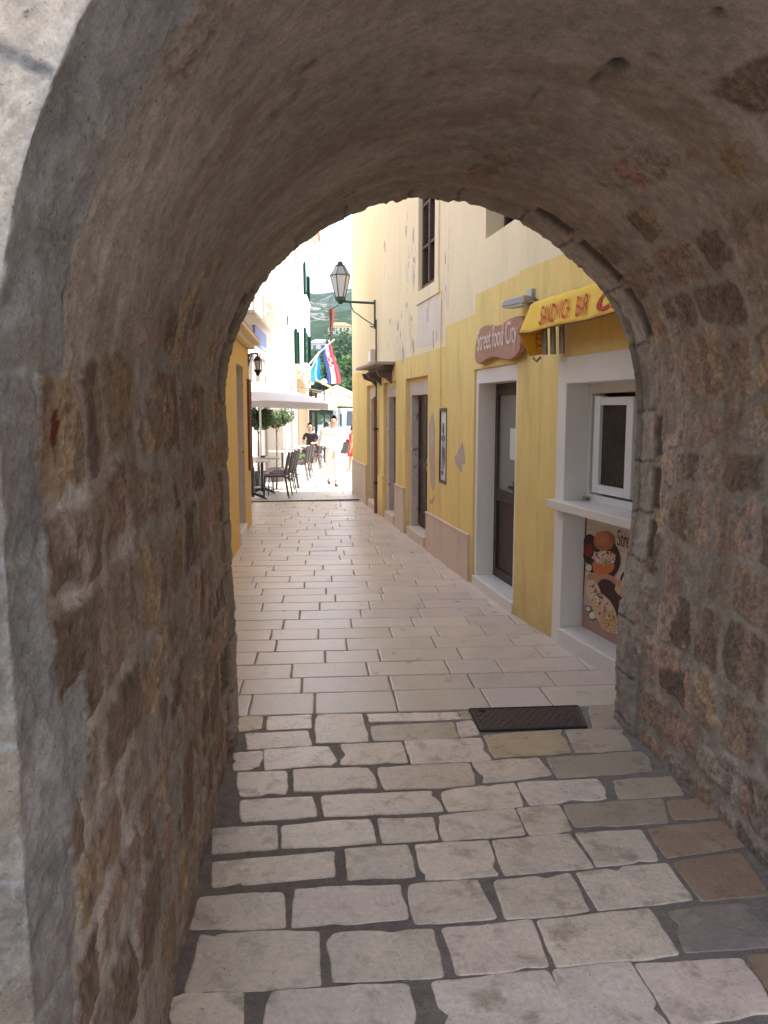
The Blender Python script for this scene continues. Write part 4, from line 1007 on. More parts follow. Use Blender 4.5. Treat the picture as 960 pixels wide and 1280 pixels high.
shutter_win(380.5, 386.5, 338, 374); shutter_win(381, 388, 416, 456); shutter_win(369.5, 373.5, 414, 455)
s_ = slab(WHT, 370.5, 373, 319, 354, 0, .05); b = B(FW); b.box(*s_); w = b.build('window', [M_pilaster], wh); b = B(FW); b.box(s_[0] - .1, s_[1] + .1, 0, .12, s_[4] - .12, s_[4] - .02); b.build('sill', [M_carved], w)
# hanging shop sign + wall lamps
hs = empty('hanging_sign', WHT.P(-14.0, .1, 4), 0, 'small dark sign hanging out from the white facade', 'sign')
pS = at_y(354, 401, 24.0); b = B(); b.box(pS.x - .16, pS.x + .16, 23.98, 24.02, pS.z - .12, pS.z + .14); b.build('board', [mat('sign_dark', (.12, .12, .11), .6, .5, 9)], hs)
b = B(); b.tube([(pS.x + .2, 24, pS.z + .2), (pS.x - .4, 24, pS.z + .2)], .02); b.tube([(pS.x, 24, pS.z + .2), (pS.x, 24, pS.z + .1)], .01); b.build('bracket', [M_iron], hs)
for i, (px, py, lab) in enumerate(((389, 477.5, 'white globe lamp nearer the blue and white flag'), (405, 477.5, 'white globe lamp behind the striped flag'))):
    p = at_y(px, py, 29.0); g = empty('globe_lamp', (p.x, p.y, ground(29)), 0, lab, 'lamp', 'white globe lamps on the square')
    b = B(); b.ball(p, .115, 16); b.build('globe', [M_lampglass], g, smooth=True)
    b = B(); b.tube([(p.x, p.y, ground(29)), (p.x, p.y, p.z - .1)], .028); b.build('post', [M_iron], g)
# wall awning of the cafe
ca_ = empty('cafe_awning', WHT.P(-9, 0, 2.6), 0, 'cream canvas awning slanting out from the white house over cafe tables', 'awning')
p0 = WHT.P(-11.0, 0, 3.1); p1 = WHT.P(-5.5, 0, 3.1); p2 = WHT.P(-5.5, 1.9, 2.15); p3 = WHT.P(-11.0, 1.9, 2.15)
b = B(); b.quad(p0, p1, p2, p3); b.quad(p3, p2, p2 - Vector((0, 0, .22)), p3 - Vector((0, 0, .22))); o = b.build('canvas', [M_canvasy], ca_); m_ = o.modifiers.new('t', 'SOLIDIFY'); m_.thickness = .01
for (pa_, pb_) in ((p0, p3), (p1, p2)): b = B(); b.tube([pa_ - Vector((0, 0, .6)), pb_], .02); b.build('arm', [M_alu], ca_)
for (px, w_px, lab) in ((388, 3.4, 'left dark post of the cafe front'), (395, 2.6, 'right dark post of the cafe front')):
    p = at_y(px, 520, 33.0); b = B(); b.box(p.x - .055, p.x + .055, 32.95, 33.06, ground(33), 2.6); b.box(p.x - .09, p.x + .09, 32.9, 33.1, ground(33), ground(33) + .12)
    tag(b.build('awning_post', [M_iron]), lab, 'post')
b = B(FW); s_ = slab(WHT, 374, 386, 478, 555, 0, .06); b.box(s_[0], s_[1], 0, .06, ground(30), s_[5]); w = b.build('cafe_door', [mat('tan_panel', (.50, .38, .26), .7, .1)], wh)
b = B(FW); s_ = slab(WHT, 366, 371, 505, 560, 0, .07); b.box(s_[0], s_[1], 0, .07, ground(28), 2.5); b.build('pilaster', [M_pilaster], wh)

# ---- flags
def flag(name, top, w, h, cols, label, vertical=True, seed=0, arms=False, lean=0.):
    """limp cloth hanging from a pole end: stripes run along its length"""
    b = B(); q = random.Random(seed); nu, nv = 18, 22
    for i in range(nu + 1):
        for j in range(nv + 1):
            u, v = i / nu, j / nv; fold = .07 * sin(u * 9 + seed) * (.3 + v) + .03 * sin(u * 21 + v * 3)
            x = (u - .5) * w * (.75 + .35 * v) + lean * v + .04 * sin(v * 5 + seed); z = -h * v - .10 * abs(u - .5) * (1 - v) + .05 * u
            c = cols[min(len(cols) - 1, int(u * len(cols)))]
            if arms and .30 < v < .58 and .33 < u < .67: c = (.75, .05, .05) if (int(u * 30) + int(v * 30)) % 2 else (.8, .8, .8)
            b.v.append(Vector((top[0] + x, top[1] + fold, top[2] + z))); b.c.append(c)
    for i in range(nu):
        for j in range(nv): b.f.append((i * (nv + 1) + j, (i + 1) * (nv + 1) + j, (i + 1) * (nv + 1) + j + 1, i * (nv + 1) + j + 1)); b.mi.append(0)
    return b
t1 = at_y(394, 447, 27); f1 = empty('flag', WHT.P(-11, 0, 2.8), 0, 'turquoise blue flag with a white band on a slanting pole', 'flag', 'flags over the square')
flag('f', t1, .32, .80, [(.02, .36, .62), (.02, .36, .62), (.75, .8, .8), (.02, .42, .66), (.02, .30, .58)], '', seed=1, lean=.06).build('cloth', [M_attr], f1, smooth=True)
b = B(); b.tube([at_y(372, 473, 26.2), at_y(399, 440, 27.2)], .022); b.build('pole', [M_grey], f1)
t2 = at_y(410, 431, 27); f2 = empty('flag', WHT.P(-10.5, 0, 2.9), 0, 'blue white and red national flag hanging limp beside the lantern', 'flag', 'flags over the square')
flag('f', t2, .42, 1.30, [(.03, .07, .30), (.03, .07, .30), (.78, .77, .77), (.78, .77, .77), (.62, .03, .06), (.62, .03, .06)], '', seed=4, arms=True, lean=.18).build('cloth', [M_attr], f2, smooth=True)
b = B(); b.tube([at_y(399, 441, 26.9), at_y(418, 424, 27.0)], .022); b.tube([at_y(384, 470, 26.8), at_y(399, 441, 26.9)], .022); b.build('pole', [M_grey], f2)
pt = at_y(413, 386, 31); f3 = empty('pennant_mast', (pt.x, 31, ground(31)), 0, 'thin dark mast with a limp maroon pennant below the street lantern', 'mast')
b = B(); b.tube([(pt.x - .02, 31, ground(31)), (pt.x, 31, pt.z)], .016); b.tube([(pt.x - .02, 31, pt.z - .05), (pt.x + .32, 31, pt.z + .14)], .022); b.build('mast', [M_iron], f3)
b = flag('f', (pt.x + .04, 31, pt.z), .30, 1.2, [(.30, .03, .03), (.10, .03, .06), (.45, .10, .05)], '', seed=6)
for v in b.v:
    k = (pt.z - v.z) / 1.2; v.x = pt.x + (v.x - pt.x) * max(.12, 1 - k * 1.0)
b.build('pennant', [M_attr], f3, smooth=True)

# ---- umbrellas
def umbrella(x, y, half, ztop, zedge, m, label, rz=0.):
    g = ground(y); e = empty('parasol', (x, y, g), rz, label, 'parasol', 'cafe parasols')
    b = B(); n = 4; vs = [(0, 0, ztop - g)]
    for k in range(8):
        a = pi / 4 + k * pi / 4; r_ = half * (1.414 if k % 2 == 0 else 1.0); vs.append((r_ * cos(a), r_ * sin(a), zedge - g + (.0 if k % 2 == 0 else .06)))
    low = [(v[0] * 1.0, v[1] * 1.0, v[2] - .13) for v in vs[1:]]
    b.add(vs + low, [(0, 1 + k, 1 + (k + 1) % 8) for k in range(8)] + [(1 + k, 9 + k, 9 + (k + 1) % 8, 1 + (k + 1) % 8) for k in range(8)])
    o = b.build('canopy', [m], e, world=False); q = o.modifiers.new('t', 'SOLIDIFY'); q.thickness = .006
    b = B(); b.tube([(0, 0, 0), (0, 0, ztop - g - .02)], .022, 10); b.build('pole', [M_upvc], e, world=False)
    b = B()
    for k in range(8): b.tube([(0, 0, ztop - g - .05), (vs[1 + k][0] * .98, vs[1 + k][1] * .98, vs[1 + k][2] - .02)], .009, 5)
    for k in range(8): b.tube([(0, 0, zedge - g - .05), (vs[1 + k][0] * .5, vs[1 + k][1] * .5, (vs[1 + k][2] + ztop - g) / 2 - .03)], .007, 5)
    b.build('ribs', [M_upvc], e, world=False)
    b = B(); b.lathe([(.24, 0), (.25, .02), (.25, .06), (.05, .09), (.045, .25)], n=16); b.build('base', [M_grey], e, world=False)
umbrella(.44, 17.8, 1.25, 2.34, 1.86, M_canvas, 'large white parasol nearest the lane over the first cafe tables', radians(6))
umbrella(1.22, 22.0, 1.15, 2.30, 1.84, M_canvas, 'white parasol standing second along the cafe terrace', radians(6))
umbrella(at_y(421, 500, 34).x, 34, 1.45, 2.75, 1.95, M_canvasy, 'cream yellow parasol furthest off near the sea', radians(4))

# ---- chairs and tables
def make_chair():
    e = empty('cafe_chair', (0, 0, 0))
    b = B(); b.box(-.21, .21, -.21, .20, .42, .455); b.build('seat', [M_chair], e, bevel=.01, world=False)
    b = B()            # back leans to -y
    pts = [(-.20, -.20, .47), (.20, -.20, .47), (.20, -.29, .88), (-.20, -.29, .88)]
    b.add(pts + [(p[0], p[1] - .022, p[2]) for p in pts], [(0, 1, 2, 3), (4, 7, 6, 5), (0, 4, 5, 1), (1, 5, 6, 2), (2, 6, 7, 3), (3, 7, 4, 0)])
    b.build('backrest', [M_chair], e, bevel=.01, world=False)
    for sx in (-1, 1):
        b = B(); b.tube([(sx * .205, .19, .45), (sx * .22, .22, 0)], .013, 6); b.build('leg', [M_chairleg], e, world=False)
        b = B(); b.tube([(sx * .205, -.29, .89), (sx * .205, -.20, .45), (sx * .22, -.27, 0)], .013, 6); b.build('leg', [M_chairleg], e, world=False)
    return e
def edge_x(Y): return .90 + (Y - 15.75) * .172
chairs = [(edge_x(15.95) - .28, 15.95, 90, 'dark woven chair nearest the lane beside the first table'),
          (edge_x(16.6) - .28, 16.6, 88, 'dark woven chair second from the lane in the front row'),
          (edge_x(17.25) - .28, 17.25, 92, 'dark woven chair third from the lane in the front row'),
          (edge_x(17.9) - .28, 17.9, 90, 'dark woven chair closing the front row below the first parasol'),
          (edge_x(20.3) - .28, 20.3, 90, 'woven chair starting the middle row behind the parasol pole'),
          (edge_x(21.0) - .28, 21.0, 88, 'woven chair in the centre of the middle terrace row'),
          (edge_x(21.7) - .28, 21.7, 92, 'woven chair ending the middle terrace row'),
          (edge_x(24.6) - .28, 24.6, 90, 'woven chair before the seated woman in black'),
          (edge_x(25.4) - .28, 25.4, 90, 'woven chair furthest out beside the man in white'),
          (-.02, 17.6, -88, 'chair against the palace wall behind the first table'),
          (.10, 18.5, -92, 'chair against the palace wall near the first potted olive'),
          (-.15, 16.3, -90, 'chair half hidden behind the low yellow building corner')]
c0 = make_chair()
for i, (x, y, r_, lab) in enumerate(chairs):
    o = c0 if i == 0 else dup(c0)
    o.location = (x, y, ground(y)); o.rotation_euler = (0, 0, radians(r_)); tag(o, lab, 'chair', 'cafe chairs on the terrace')
def make_table():
    e = empty('cafe_table', (0, 0, 0))
    b = B(); b.box(-.33, .33, -.33, .33, .725, .75); b.build('table_top', [M_table], e, bevel=.006, world=False)
    b = B(); b.tube([(0, 0, .03), (0, 0, .725)], .028, 10); b.build('column', [M_chairleg], e, world=False)
    for k in range(4):
        a = pi / 4 + k * pi / 2; b = B(); b.tube([(0, 0, .10), (.17 * cos(a), .17 * sin(a), .06), (.34 * cos(a), .34 * sin(a), .012)], [.022, .02, .014], 8); b.build('foot', [M_iron], e, world=False)
    return e
t0_ = make_table()
for i, (x, y, lab) in enumerate(((.22, 15.85, 'square pale table nearest the lane'), (.44, 17.05, 'square table beside the first parasol pole'), (1.05, 20.6, 'square table of the middle chair row'),
                                 (1.35, 22.6, 'square table below the second parasol'), (1.9, 25.0, 'square table furthest along beside the seated woman'))):
    o = t0_ if i == 0 else dup(t0_); o.location = (x, y, ground(y)); o.rotation_euler = (0, 0, radians(4)); tag(o, lab, 'table', 'cafe tables on the terrace')
for (x, y, lab, c) in ((.17, 15.8, 'dark ashtray on the table nearest the lane', (.06, .05, .05)), (.46, 17.0, 'dark napkin holder on the table beside the parasol pole', (.1, .07, .05))):
    b = B(); b.lathe([(.045, 0), (.06, .035), (.055, .04), (.035, .015)], (x, y, ground(y) + .75), 14); tag(b.build(lab.split()[1] if 'ash' in lab else 'napkin_holder', [M_pot]), lab, lab.split()[1] if 'ash' in lab else 'napkin holder')

# ---- leafy things
def leaf_cloud(cx, cy, cz, rx, ry, rz_, n, size, cols, seed, lumps=7):
    q = random.Random(seed); b = B(); L = []
    for k in range(lumps):
        a = q.uniform(0, 2 * pi); e = q.uniform(-.8, 1); r_ = q.uniform(.35, .75)
        L.append((cx + rx * r_ * cos(a), cy + ry * r_ * sin(a), cz + rz_ * r_ * e * .8, q.uniform(.35, .6), q.choice(cols)))
    for k in range(n):
        lx, ly, lz, lr, c = L[k % lumps]
        v = Vector((q.gauss(0, 1), q.gauss(0, 1), q.gauss(0, 1))).normalized() * (q.random() ** .45) * lr
        p = Vector((lx + v.x * rx, ly + v.y * ry, lz + v.z * rz_)); s_ = size * q.uniform(.6, 1.4)
        a = Vector((q.gauss(0, 1), q.gauss(0, 1), q.gauss(0, 1))).normalized(); t = a.orthogonal().normalized() * .45; kk = q.uniform(.6, 1.35); cc = tuple(x * kk for x in c)
        b.add([p - a * s_, p + t * s_, p + a * s_, p - t * s_], [(0, 1, 2, 3)], 0, cc)
    return b
OLV = [(.075, .11, .045), (.05, .08, .03), (.10, .14, .07)]
for (px, Yt, lab, sd) in ((322, 18.9, 'potted olive tree to the left behind the front chairs', 1), (345, 20.2, 'potted olive tree beside the white wall', 2)):
    x = at_y(px, 520, Yt).x; g = ground(Yt)
    e = empty('olive_tree', (x, Yt, g + .30), 0, lab, 'olive tree', 'potted olive trees')
    leaf_cloud(x, Yt, 1.50, .38, .38, .36, 2600, .034, OLV, sd).build('crown', [M_leaf], e, recalc=False)
    b = B(); b.tube([(x, Yt, g + .3), (x + .01, Yt, .8), (x, Yt, 1.3)], [.028, .022, .018], 8)
    for k in range(5): a = k * 1.3; b.tube([(x, Yt, 1.15 + .04 * k), (x + .16 * cos(a), Yt + .16 * sin(a), 1.45 + .04 * k)], [.014, .005], 5)
    b.build('trunk', [M_bark], e)
    b = B(); b.lathe([(.15, 0), (.21, .28), (.23, .30), (.23, .34), (.20, .34), (.19, .30)], (x, Yt, g), 18); tag(b.build('plant_pot', [M_pot]), 'dark pot holding the ' + ('left' if sd == 1 else 'right') + ' olive tree', 'plant pot')
x = at_y(377, 548, 24).x; b = leaf_cloud(x, 24, ground(24) + .45, .28, .28, .30, 700, .04, [(.07, .12, .05), (.12, .16, .08)], 9, 5)
e = empty('planter', (x, 24, ground(24)), 0, 'low leafy planter by the white wall behind the chairs', 'planter'); b.build('foliage', [M_leaf], e, recalc=False)
b = B(); b.lathe([(.14, 0), (.20, .26), (.20, .28)], (x, 24, ground(24)), 16); b.build('pot', [M_wb], e)

# ================================================================== PEOPLE
def skin_obj(name, J, E, m, parent, sub=2, root=0):
    me = bpy.data.meshes.new(name); me.from_pydata([j[:3] for j in J], E, []); me.materials.append(m)
    o = bpy.data.objects.new(name, me); COL.objects.link(o); o.parent = parent
    md = o.modifiers.new('skin', 'SKIN'); md.use_smooth_shade = True
    for i, j in enumerate(J):
        s_ = me.skin_vertices[0].data[i]; r_ = j[3]; s_.radius = (r_, r_ if len(j) < 5 else j[4]); s_.use_root = (i == root)
    sb = o.modifiers.new('sub', 'SUBSURF'); sb.levels = sb.render_levels = sub
    return o
def hand(J, E, wi, w, dirv, side, nrm, k=1.):
    """palm plus five bent fingers grown from the wrist joint wi"""
    w = Vector(w); dirv = Vector(dirv).normalized(); s_ = Vector(side).normalized(); n_ = Vector(nrm).normalized()
    pc_ = w + dirv * .05 * k; J.append((*pc_, .024 * k, .016 * k)); E.append((wi, len(J) - 1)); pi_ = len(J) - 1
    for f, ln in zip((-1.5, -.5, .5, 1.5), (.058, .072, .078, .068)):
        a = w + dirv * .095 * k + s_ * f * .018 * k; c = a + (dirv + n_ * .35).normalized() * ln * .5 * k; d_ = c + (dirv * .6 + n_ * .8).normalized() * ln * .5 * k
        i = len(J); J.extend([(*a, .0095 * k), (*c, .0085 * k), (*d_, .0075 * k)]); E.extend([(pi_, i), (i, i + 1), (i + 1, i + 2)])
    a = w + dirv * .045 * k + s_ * .035 * k; c = a + (dirv * .7 + s_ * .7).normalized() * .03 * k; i = len(J); J.extend([(*a, .011 * k), (*c, .009 * k)]); E.extend([(pi_, i), (i, i + 1)])
def head_parts(e, c, k=1., face=(0, -1, 0), hairm=M_hair, long=False):
    """head centre c; face direction"""
    f = Vector(face).normalized(); s_ = Vector((f.y, -f.x, 0)); up = Vector((0, 0, 1)); c = Vector(c)
    MM = Matrix(((s_.x, f.x, 0, c.x), (s_.y, f.y, 0, c.y), (0, f.z, 1, c.z), (0, 0, 0, 1)))
    b = B(MM); n = 14          # hair cap: top, sides and back only
    vs = []; fs = []
    for i in range(9):
        th = pi * .62 * i / 8
        for j in range(n + 1):
            a = pi * (-.18 + 1.36 * j / n) + pi
            yy_ = sin(a); lim_ = 1.0
            r_ = sin(th); vs.append((cos(a) * r_ * .083 * k, (yy_ * r_ * .100 - .006) * k, (cos(th) * .122 + .010) * k))
    for i in range(8):
        for j in range(n): fs.append((i * (n + 1) + j, (i + 1) * (n + 1) + j, (i + 1) * (n + 1) + j + 1, i * (n + 1) + j + 1))
    b.add(vs, fs)
    if long: b.ball((0, -.05 * k, -.07 * k), (.075 * k, .05 * k, .12 * k), 10)
    o = b.build('hair', [hairm], e, smooth=True, recalc=False); q = o.modifiers.new('t', 'SOLIDIFY'); q.thickness = .012 * k; q.offset = 1
    b = B(MM)
    for sx in (-1, 1): b.ball((sx * .031 * k, .087 * k, .004 * k), .010 * k, 8)
    b.build('eyes', [M_iron], e)
    b = B(MM); b.ball((0, .088 * k, -.055 * k), (.024 * k, .008 * k, .006 * k), 8); b.build('mouth', [mat('lips', (.4, .13, .1), .5) if 'lips' not in bpy.data.materials else bpy.data.materials['lips']], e)
def head_joints(J, E, neck_i, c, k, face=(0, -1, 0)):
    f = Vector(face).normalized(); c = Vector(c); s_ = Vector((f.y, -f.x, 0)); i = len(J)
    J.append((*(c + Vector((0, 0, -.075 * k)) + f * .01 * k), .055 * k, .062 * k)); J.append((*(c + Vector((0, 0, .0)) + f * .005), .075 * k, .085 * k)); J.append((*(c + Vector((0, 0, .07 * k))), .066 * k, .078 * k))
    E.extend([(neck_i, i), (i, i + 1), (i + 1, i + 2)])
    J.append((*(c + f * .102 * k + Vector((0, 0, -.02 * k))), .012 * k)); E.append((i + 1, i + 3))
    for sx in (-1, 1): J.append((*(c + s_ * sx * .088 * k + Vector((0, 0, -.005))), .014 * k)); E.append((i + 1, len(J) - 1))
# the man in white, walking towards the lane with a big white tray-box
WX, WY = at_y(416.5, 600, 18.6).x, 18.6; g = ground(WY); k = .93
man = empty('person', (WX, WY, g), 0, 'man in white shirt and trousers walking with a large white box', 'person')
def W(x, y, z): return (WX + x * k, WY + y * k, g + z * k)
J = [W(0, 0, .95) + (.10,), W(0, .01, 1.12) + (.105,), W(0, .01, 1.30) + (.115,), W(0, .0, 1.45) + (.06,), W(0, -.01, 1.50) + (.048,)]
E_ = [(0, 1), (1, 2), (2, 3), (3, 4)]
head_joints(J, E_, 4, W(.01, -.04, 1.62), k, (.1, -1, 0))
def limb(J, E, a, pts):
    for p in pts: J.append(p); E.append((a, len(J) - 1)); a = len(J) - 1
    return a
wl = limb(J, E_, 2, [W(-.20, 0, 1.40) + (.052,), W(-.27, -.10, 1.17) + (.040,), W(-.12, -.30, 1.10) + (.027,)])
hand(J, E_, wl, J[wl][:3], (.2, -1, 0), (0, 0, 1), (1, 0, 0), k)
wr = limb(J, E_, 2, [W(.20, 0, 1.40) + (.052,), W(.30, -.08, 1.16) + (.040,), W(.17, -.28, 1.08) + (.027,)])
hand(J, E_, wr, J[wr][:3], (-.5, -1, 0), (0, 0, 1), (-1, 0, 0), k)
limb(J, E_, 0, [W(-.09, 0, .88) + (.088,), W(-.10, .10, .50) + (.058,), W(-.08, .30, .14) + (.038,), W(-.08, .22, .06) + (.032,)])
limb(J, E_, 0, [W(.09, 0, .88) + (.088,), W(.07, -.14, .50) + (.058,), W(.05, -.18, .09) + (.038,), W(.05, -.30, .035) + (.032,)])
skin_obj('body', J, E_, M_skin, None).parent = man
def localise(o, e):
    for v in o.data.vertices: v.co = v.co - Vector(e.location)
localise([c for c in COL.objects if c.parent is man][-1], man)
def garment(name, J, E, m, e, sub=2):
    o = skin_obj(name, J, E, m, e, sub); localise(o, e); return o
garment('shirt', [W(0, 0, .84) + (.135,), W(0, .01, 1.12) + (.13,), W(0, .01, 1.30) + (.14,), W(0, .0, 1.44) + (.075,), W(-.20, 0, 1.40) + (.072,), W(-.26, -.07, 1.20) + (.062,), W(.20, 0, 1.40) + (.072,), W(.28, -.06, 1.20) + (.062,)],
        [(0, 1), (1, 2), (2, 3), (2, 4), (4, 5), (2, 6), (6, 7)], M_cloth_w, man)
garment('trousers', [W(0, 0, 1.04) + (.115,), W(-.095, 0, .86) + (.105,), W(-.10, .10, .50) + (.078,), W(-.08, .29, .16) + (.062,), W(.095, 0, .86) + (.105,), W(.07, -.14, .50) + (.078,), W(.05, -.18, .13) + (.062,)],
        [(0, 1), (1, 2), (2, 3), (0, 4), (4, 5), (5, 6)], M_cloth_w, man)
for (a, c) in ((W(-.08, .33, .10), W(-.08, .17, .045)), (W(.05, -.13, .05), W(.05, -.34, .03))):
    b = B(); b.tube([a, (Vector(a) + Vector(c)) / 2, c], [.040, .044, .034], 10); b.build('shoe', [M_shoe], man, smooth=True)
head_parts(man, W(.01, -.04, 1.63), k, (.1, -1, 0))
bc = Vector(W(-.10, -.44, 1.17)); a_ = radians(-14)
Mb = Matrix.Translation(bc) @ Matrix.Rotation(radians(8), 4, 'Z') @ Matrix.Rotation(radians(12), 4, 'Y')
box_ = empty('white_box', bc, 0, 'large white flat box carried by the man in white', 'box')
b = B(Mb); b.box(-.27, .27, -.12, .12, -.18, .17); b.build('carton', [M_cloth_w], box_, bevel=.012)
b = B(Mb); b.box(-.275, .275, -.125, .125, .12, .18); b.build('lid', [M_cloth_w], box_, bevel=.006)

def seated(px, Y, label, m_top, face, k=1., long=False, stool=.48, m_leg=M_cloth_b, seatkind='chair'):
    x = at_y(px, 520, Y).x; g = ground(Y); f = Vector((face[0], face[1], 0)).normalized(); s_ = Vector((f.y, -f.x, 0))
    def Q(a, b_, z): p = Vector((x, Y, g)) + s_ * a * k + f * b_ * k; return (p.x, p.y, g + z * k)
    e = empty('person', (x, Y, g), 0, label, 'person')
    h = stool + .08
    J = [Q(0, 0, h) + (.11,), Q(0, -.02, h + .2) + (.10,), Q(0, .02, h + .40) + (.11,), Q(0, .04, h + .53) + (.055,), Q(0, .05, h + .58) + (.045,)]; E = [(0, 1), (1, 2), (2, 3), (3, 4)]
    head_joints(J, E, 4, Q(0, .08, h + .70), k, f)
    for sx in (-1, 1):
        w_i = limb(J, E, 2, [Q(sx * .18, .03, h + .47) + (.045,), Q(sx * .24, .08, h + .22) + (.036,), Q(sx * .12, .30, h + .20) + (.025,)]); hand(J, E, w_i, J[w_i][:3], f, (0, 0, 1), -s_ * sx, k)
        limb(J, E, 0, [Q(sx * .09, .05, h) + (.08,), Q(sx * .11, .44, h + .0) + (.055,), Q(sx * .11, .46, .10) + (.036,), Q(sx * .11, .58, .035) + (.03,)])
    o = skin_obj('body', J, E, M_skin, e); localise(o, e)
    garment('top', [Q(0, 0, h) + (.13,), Q(0, -.02, h + .2) + (.125,), Q(0, .02, h + .40) + (.13,), Q(0, .04, h + .52) + (.07,), Q(-.18, .03, h + .47) + (.062,), Q(-.23, .07, h + .28) + (.052,), Q(.18, .03, h + .47) + (.062,), Q(.23, .07, h + .28) + (.052,)], [(0, 1), (1, 2), (2, 3), (2, 4), (4, 5), (2, 6), (6, 7)], m_top, e)
    garment('trousers', [Q(0, .02, h - .01) + (.12,), Q(-.10, .08, h) + (.095,), Q(-.11, .44, h) + (.07,), Q(-.11, .46, .14) + (.05,), Q(.10, .08, h) + (.095,), Q(.11, .44, h) + (.07,), Q(.11, .46, .14) + (.05,)], [(0, 1), (1, 2), (2, 3), (0, 4), (4, 5), (5, 6)], m_leg, e)
    head_parts(e, Q(0, .08, h + .71), k, f, long=long)
    return x, Y
xs1 = seated(388.5, 26.3, 'woman in a black top seated at the far cafe table', M_cloth_b, (-.3, -1), 1.05, True)
xs2 = seated(409.5, 31.0, 'person in dark clothes seated near the cream parasol', M_cloth_b, (-1, -.3), 1.05, False)
for (x, y, lab, r_) in ((xs1[0], xs1[1], 'chair under the seated woman in black', 165), (xs2[0], xs2[1], 'chair under the person by the cream parasol', 75)):
    o = dup(c0); o.location = (x, y, ground(y)); o.rotation_euler = (0, 0, radians(r_)); tag(o, lab, 'chair', 'cafe chairs on the terrace')
# child in red
CX_, CY_ = at_y(440.5, 560, 23.6).x, 23.6; g = ground(CY_); kk = .80
ch_ = empty('person', (CX_, CY_, g), 0, 'child in a red dress standing at the corner of the yellow building', 'person')
def Q(x, y, z): return (CX_ + x * kk, CY_ + y * kk, g + z * kk)
J = [Q(0, 0, .92) + (.09,), Q(0, 0, 1.1) + (.09,), Q(0, 0, 1.28) + (.09,), Q(0, 0, 1.40) + (.05,), Q(0, 0, 1.46) + (.04,)]; E_ = [(0, 1), (1, 2), (2, 3), (3, 4)]
head_joints(J, E_, 4, Q(0, 0, 1.58), kk * 1.12, (-1, .3, 0))
for sy in (-1, 1):
    w_i = limb(J, E_, 2, [Q(0, sy * .16, 1.34) + (.04,), Q(-.03, sy * .20, 1.08) + (.032,), Q(-.08, sy * .18, .86) + (.023,)]); hand(J, E_, w_i, J[w_i][:3], (-.2, 0, -1), (-1, 0, 0), (0, -sy, 0), kk)
    limb(J, E_, 0, [Q(0, sy * .08, .86) + (.07,), Q(-.08 * sy, sy * .08, .48) + (.05,), Q(-.10 * sy, sy * .08, .10) + (.033,), Q(-.10 * sy - .12, sy * .08, .035) + (.028,)])
o = skin_obj('body', J, E_, M_skin, ch_); localise(o, ch_)
b = B(); b.lathe([(.20, .0), (.17, .25), (.125, .45), (.13, .62), (.14, .78), (.10, .84), (.05, .86)], (CX_, CY_, g + .58 * kk), 16, sx=kk, sy=kk)
for v in b.v: v.z = g + .58 * kk + (v.z - g - .58 * kk) * kk
b.build('dress', [M_cloth_r], ch_, smooth=True)
head_parts(ch_, Q(0, 0, 1.59), kk * 1.1, (-1, .3, 0), long=True)

# ================================================================== VAN, SCOOTER
vx = at_y(431, 530, 38).x; vg = ground(38)
van = empty('van', (vx + .95, 40, vg), 0, 'pale blue grey delivery van parked on the quay', 'van')
b = B(Matrix.Translation((vx, 38, vg)))
b.prism([(0, .35), (0, .95), (.45, 1.18), (1.1, 1.98), (1.5, 2.08), (4.9, 2.08), (5.0, 1.0), (5.0, .35)], 0, 0, 1.9); b.build('body', [M_van], van, bevel=.06)
b = B(Matrix.Translation((vx, 38, vg))); b.add([(.14, .50, 1.21 + .02), (1.76, .50, 1.21 + .02), (1.66, 1.06, 1.92), (.24, 1.06, 1.92)], [(0, 1, 2, 3)])
for v in b.v: v.y -= .035; v.z += .03
b.build('windscreen', [M_glass], van)
b = B(Matrix.Translation((vx, 38, vg))); b.box(-.004, .02, 1.2, 1.9, 1.2, 1.8); b.build('side_window', [M_glass], van)
b = B(Matrix.Translation((vx, 38, vg))); b.box(.05, 1.85, -.06, .05, .32, .60); b.build('bumper', [M_rubber], van, bevel=.03)
b = B(Matrix.Translation((vx, 38, vg))); b.box(.55, 1.35, -.02, .02, .68, .84); b.build('grille', [M_rubber], van)
for sx in (.12, 1.46):
    b = B(Matrix.Translation((vx, 38, vg))); b.box(sx, sx + .32, -.025, .03, .70, .90); b.build('headlight', [M_lampglass], van, bevel=.02)
for (wx_, wy_) in ((.0, .85), (1.72, .85), (.0, 4.1), (1.72, 4.1)):
    b = B(Matrix.Translation((vx + wx_, 38 + wy_, vg + .34)) @ Matrix.Rotation(pi / 2, 4, 'Y')); b.lathe([(.24, -.01), (.33, .0), (.34, .04), (.34, .16), (.33, .19), (.24, .2)], n=20); w = b.build('wheel', [M_rubber], van)
    b = B(Matrix.Translation((vx + wx_, 38 + wy_, vg + .34)) @ Matrix.Rotation(pi / 2, 4, 'Y')); b.lathe([(.2, -.015), (.05, -.03), (.05, .22), (.2, .205)], n=12); b.build('rim', [M_alu], w)
sxp = at_y(435, 548, 33).x; sg_ = ground(33)
sc2 = empty('scooter', (sxp, 33, sg_), 0, 'black motor scooter parked in front of the van', 'scooter')
T_ = Matrix.Translation((sxp, 33, sg_)) @ Matrix.Rotation(radians(20), 4, 'Z')
b = B(T_); b.prism([(-.75, .35), (-.8, .62), (-.35, .70), (-.05, .62), (.05, .28), (.35, .26), (.50, .85), (.58, .85), (.62, .5), (.48, .2), (-.2, .16), (-.6, .2)], 1, -.14, .14); b.build('body', [mat('black_paint', (.02, .02, .022), .3, coat=.5)], sc2, bevel=.03)
b = B(T_); b.prism([(-.72, .70), (-.7, .80), (-.1, .78), (-.08, .70)], 1, -.15, .15); b.build('seat', [M_rubber], sc2, bevel=.03)
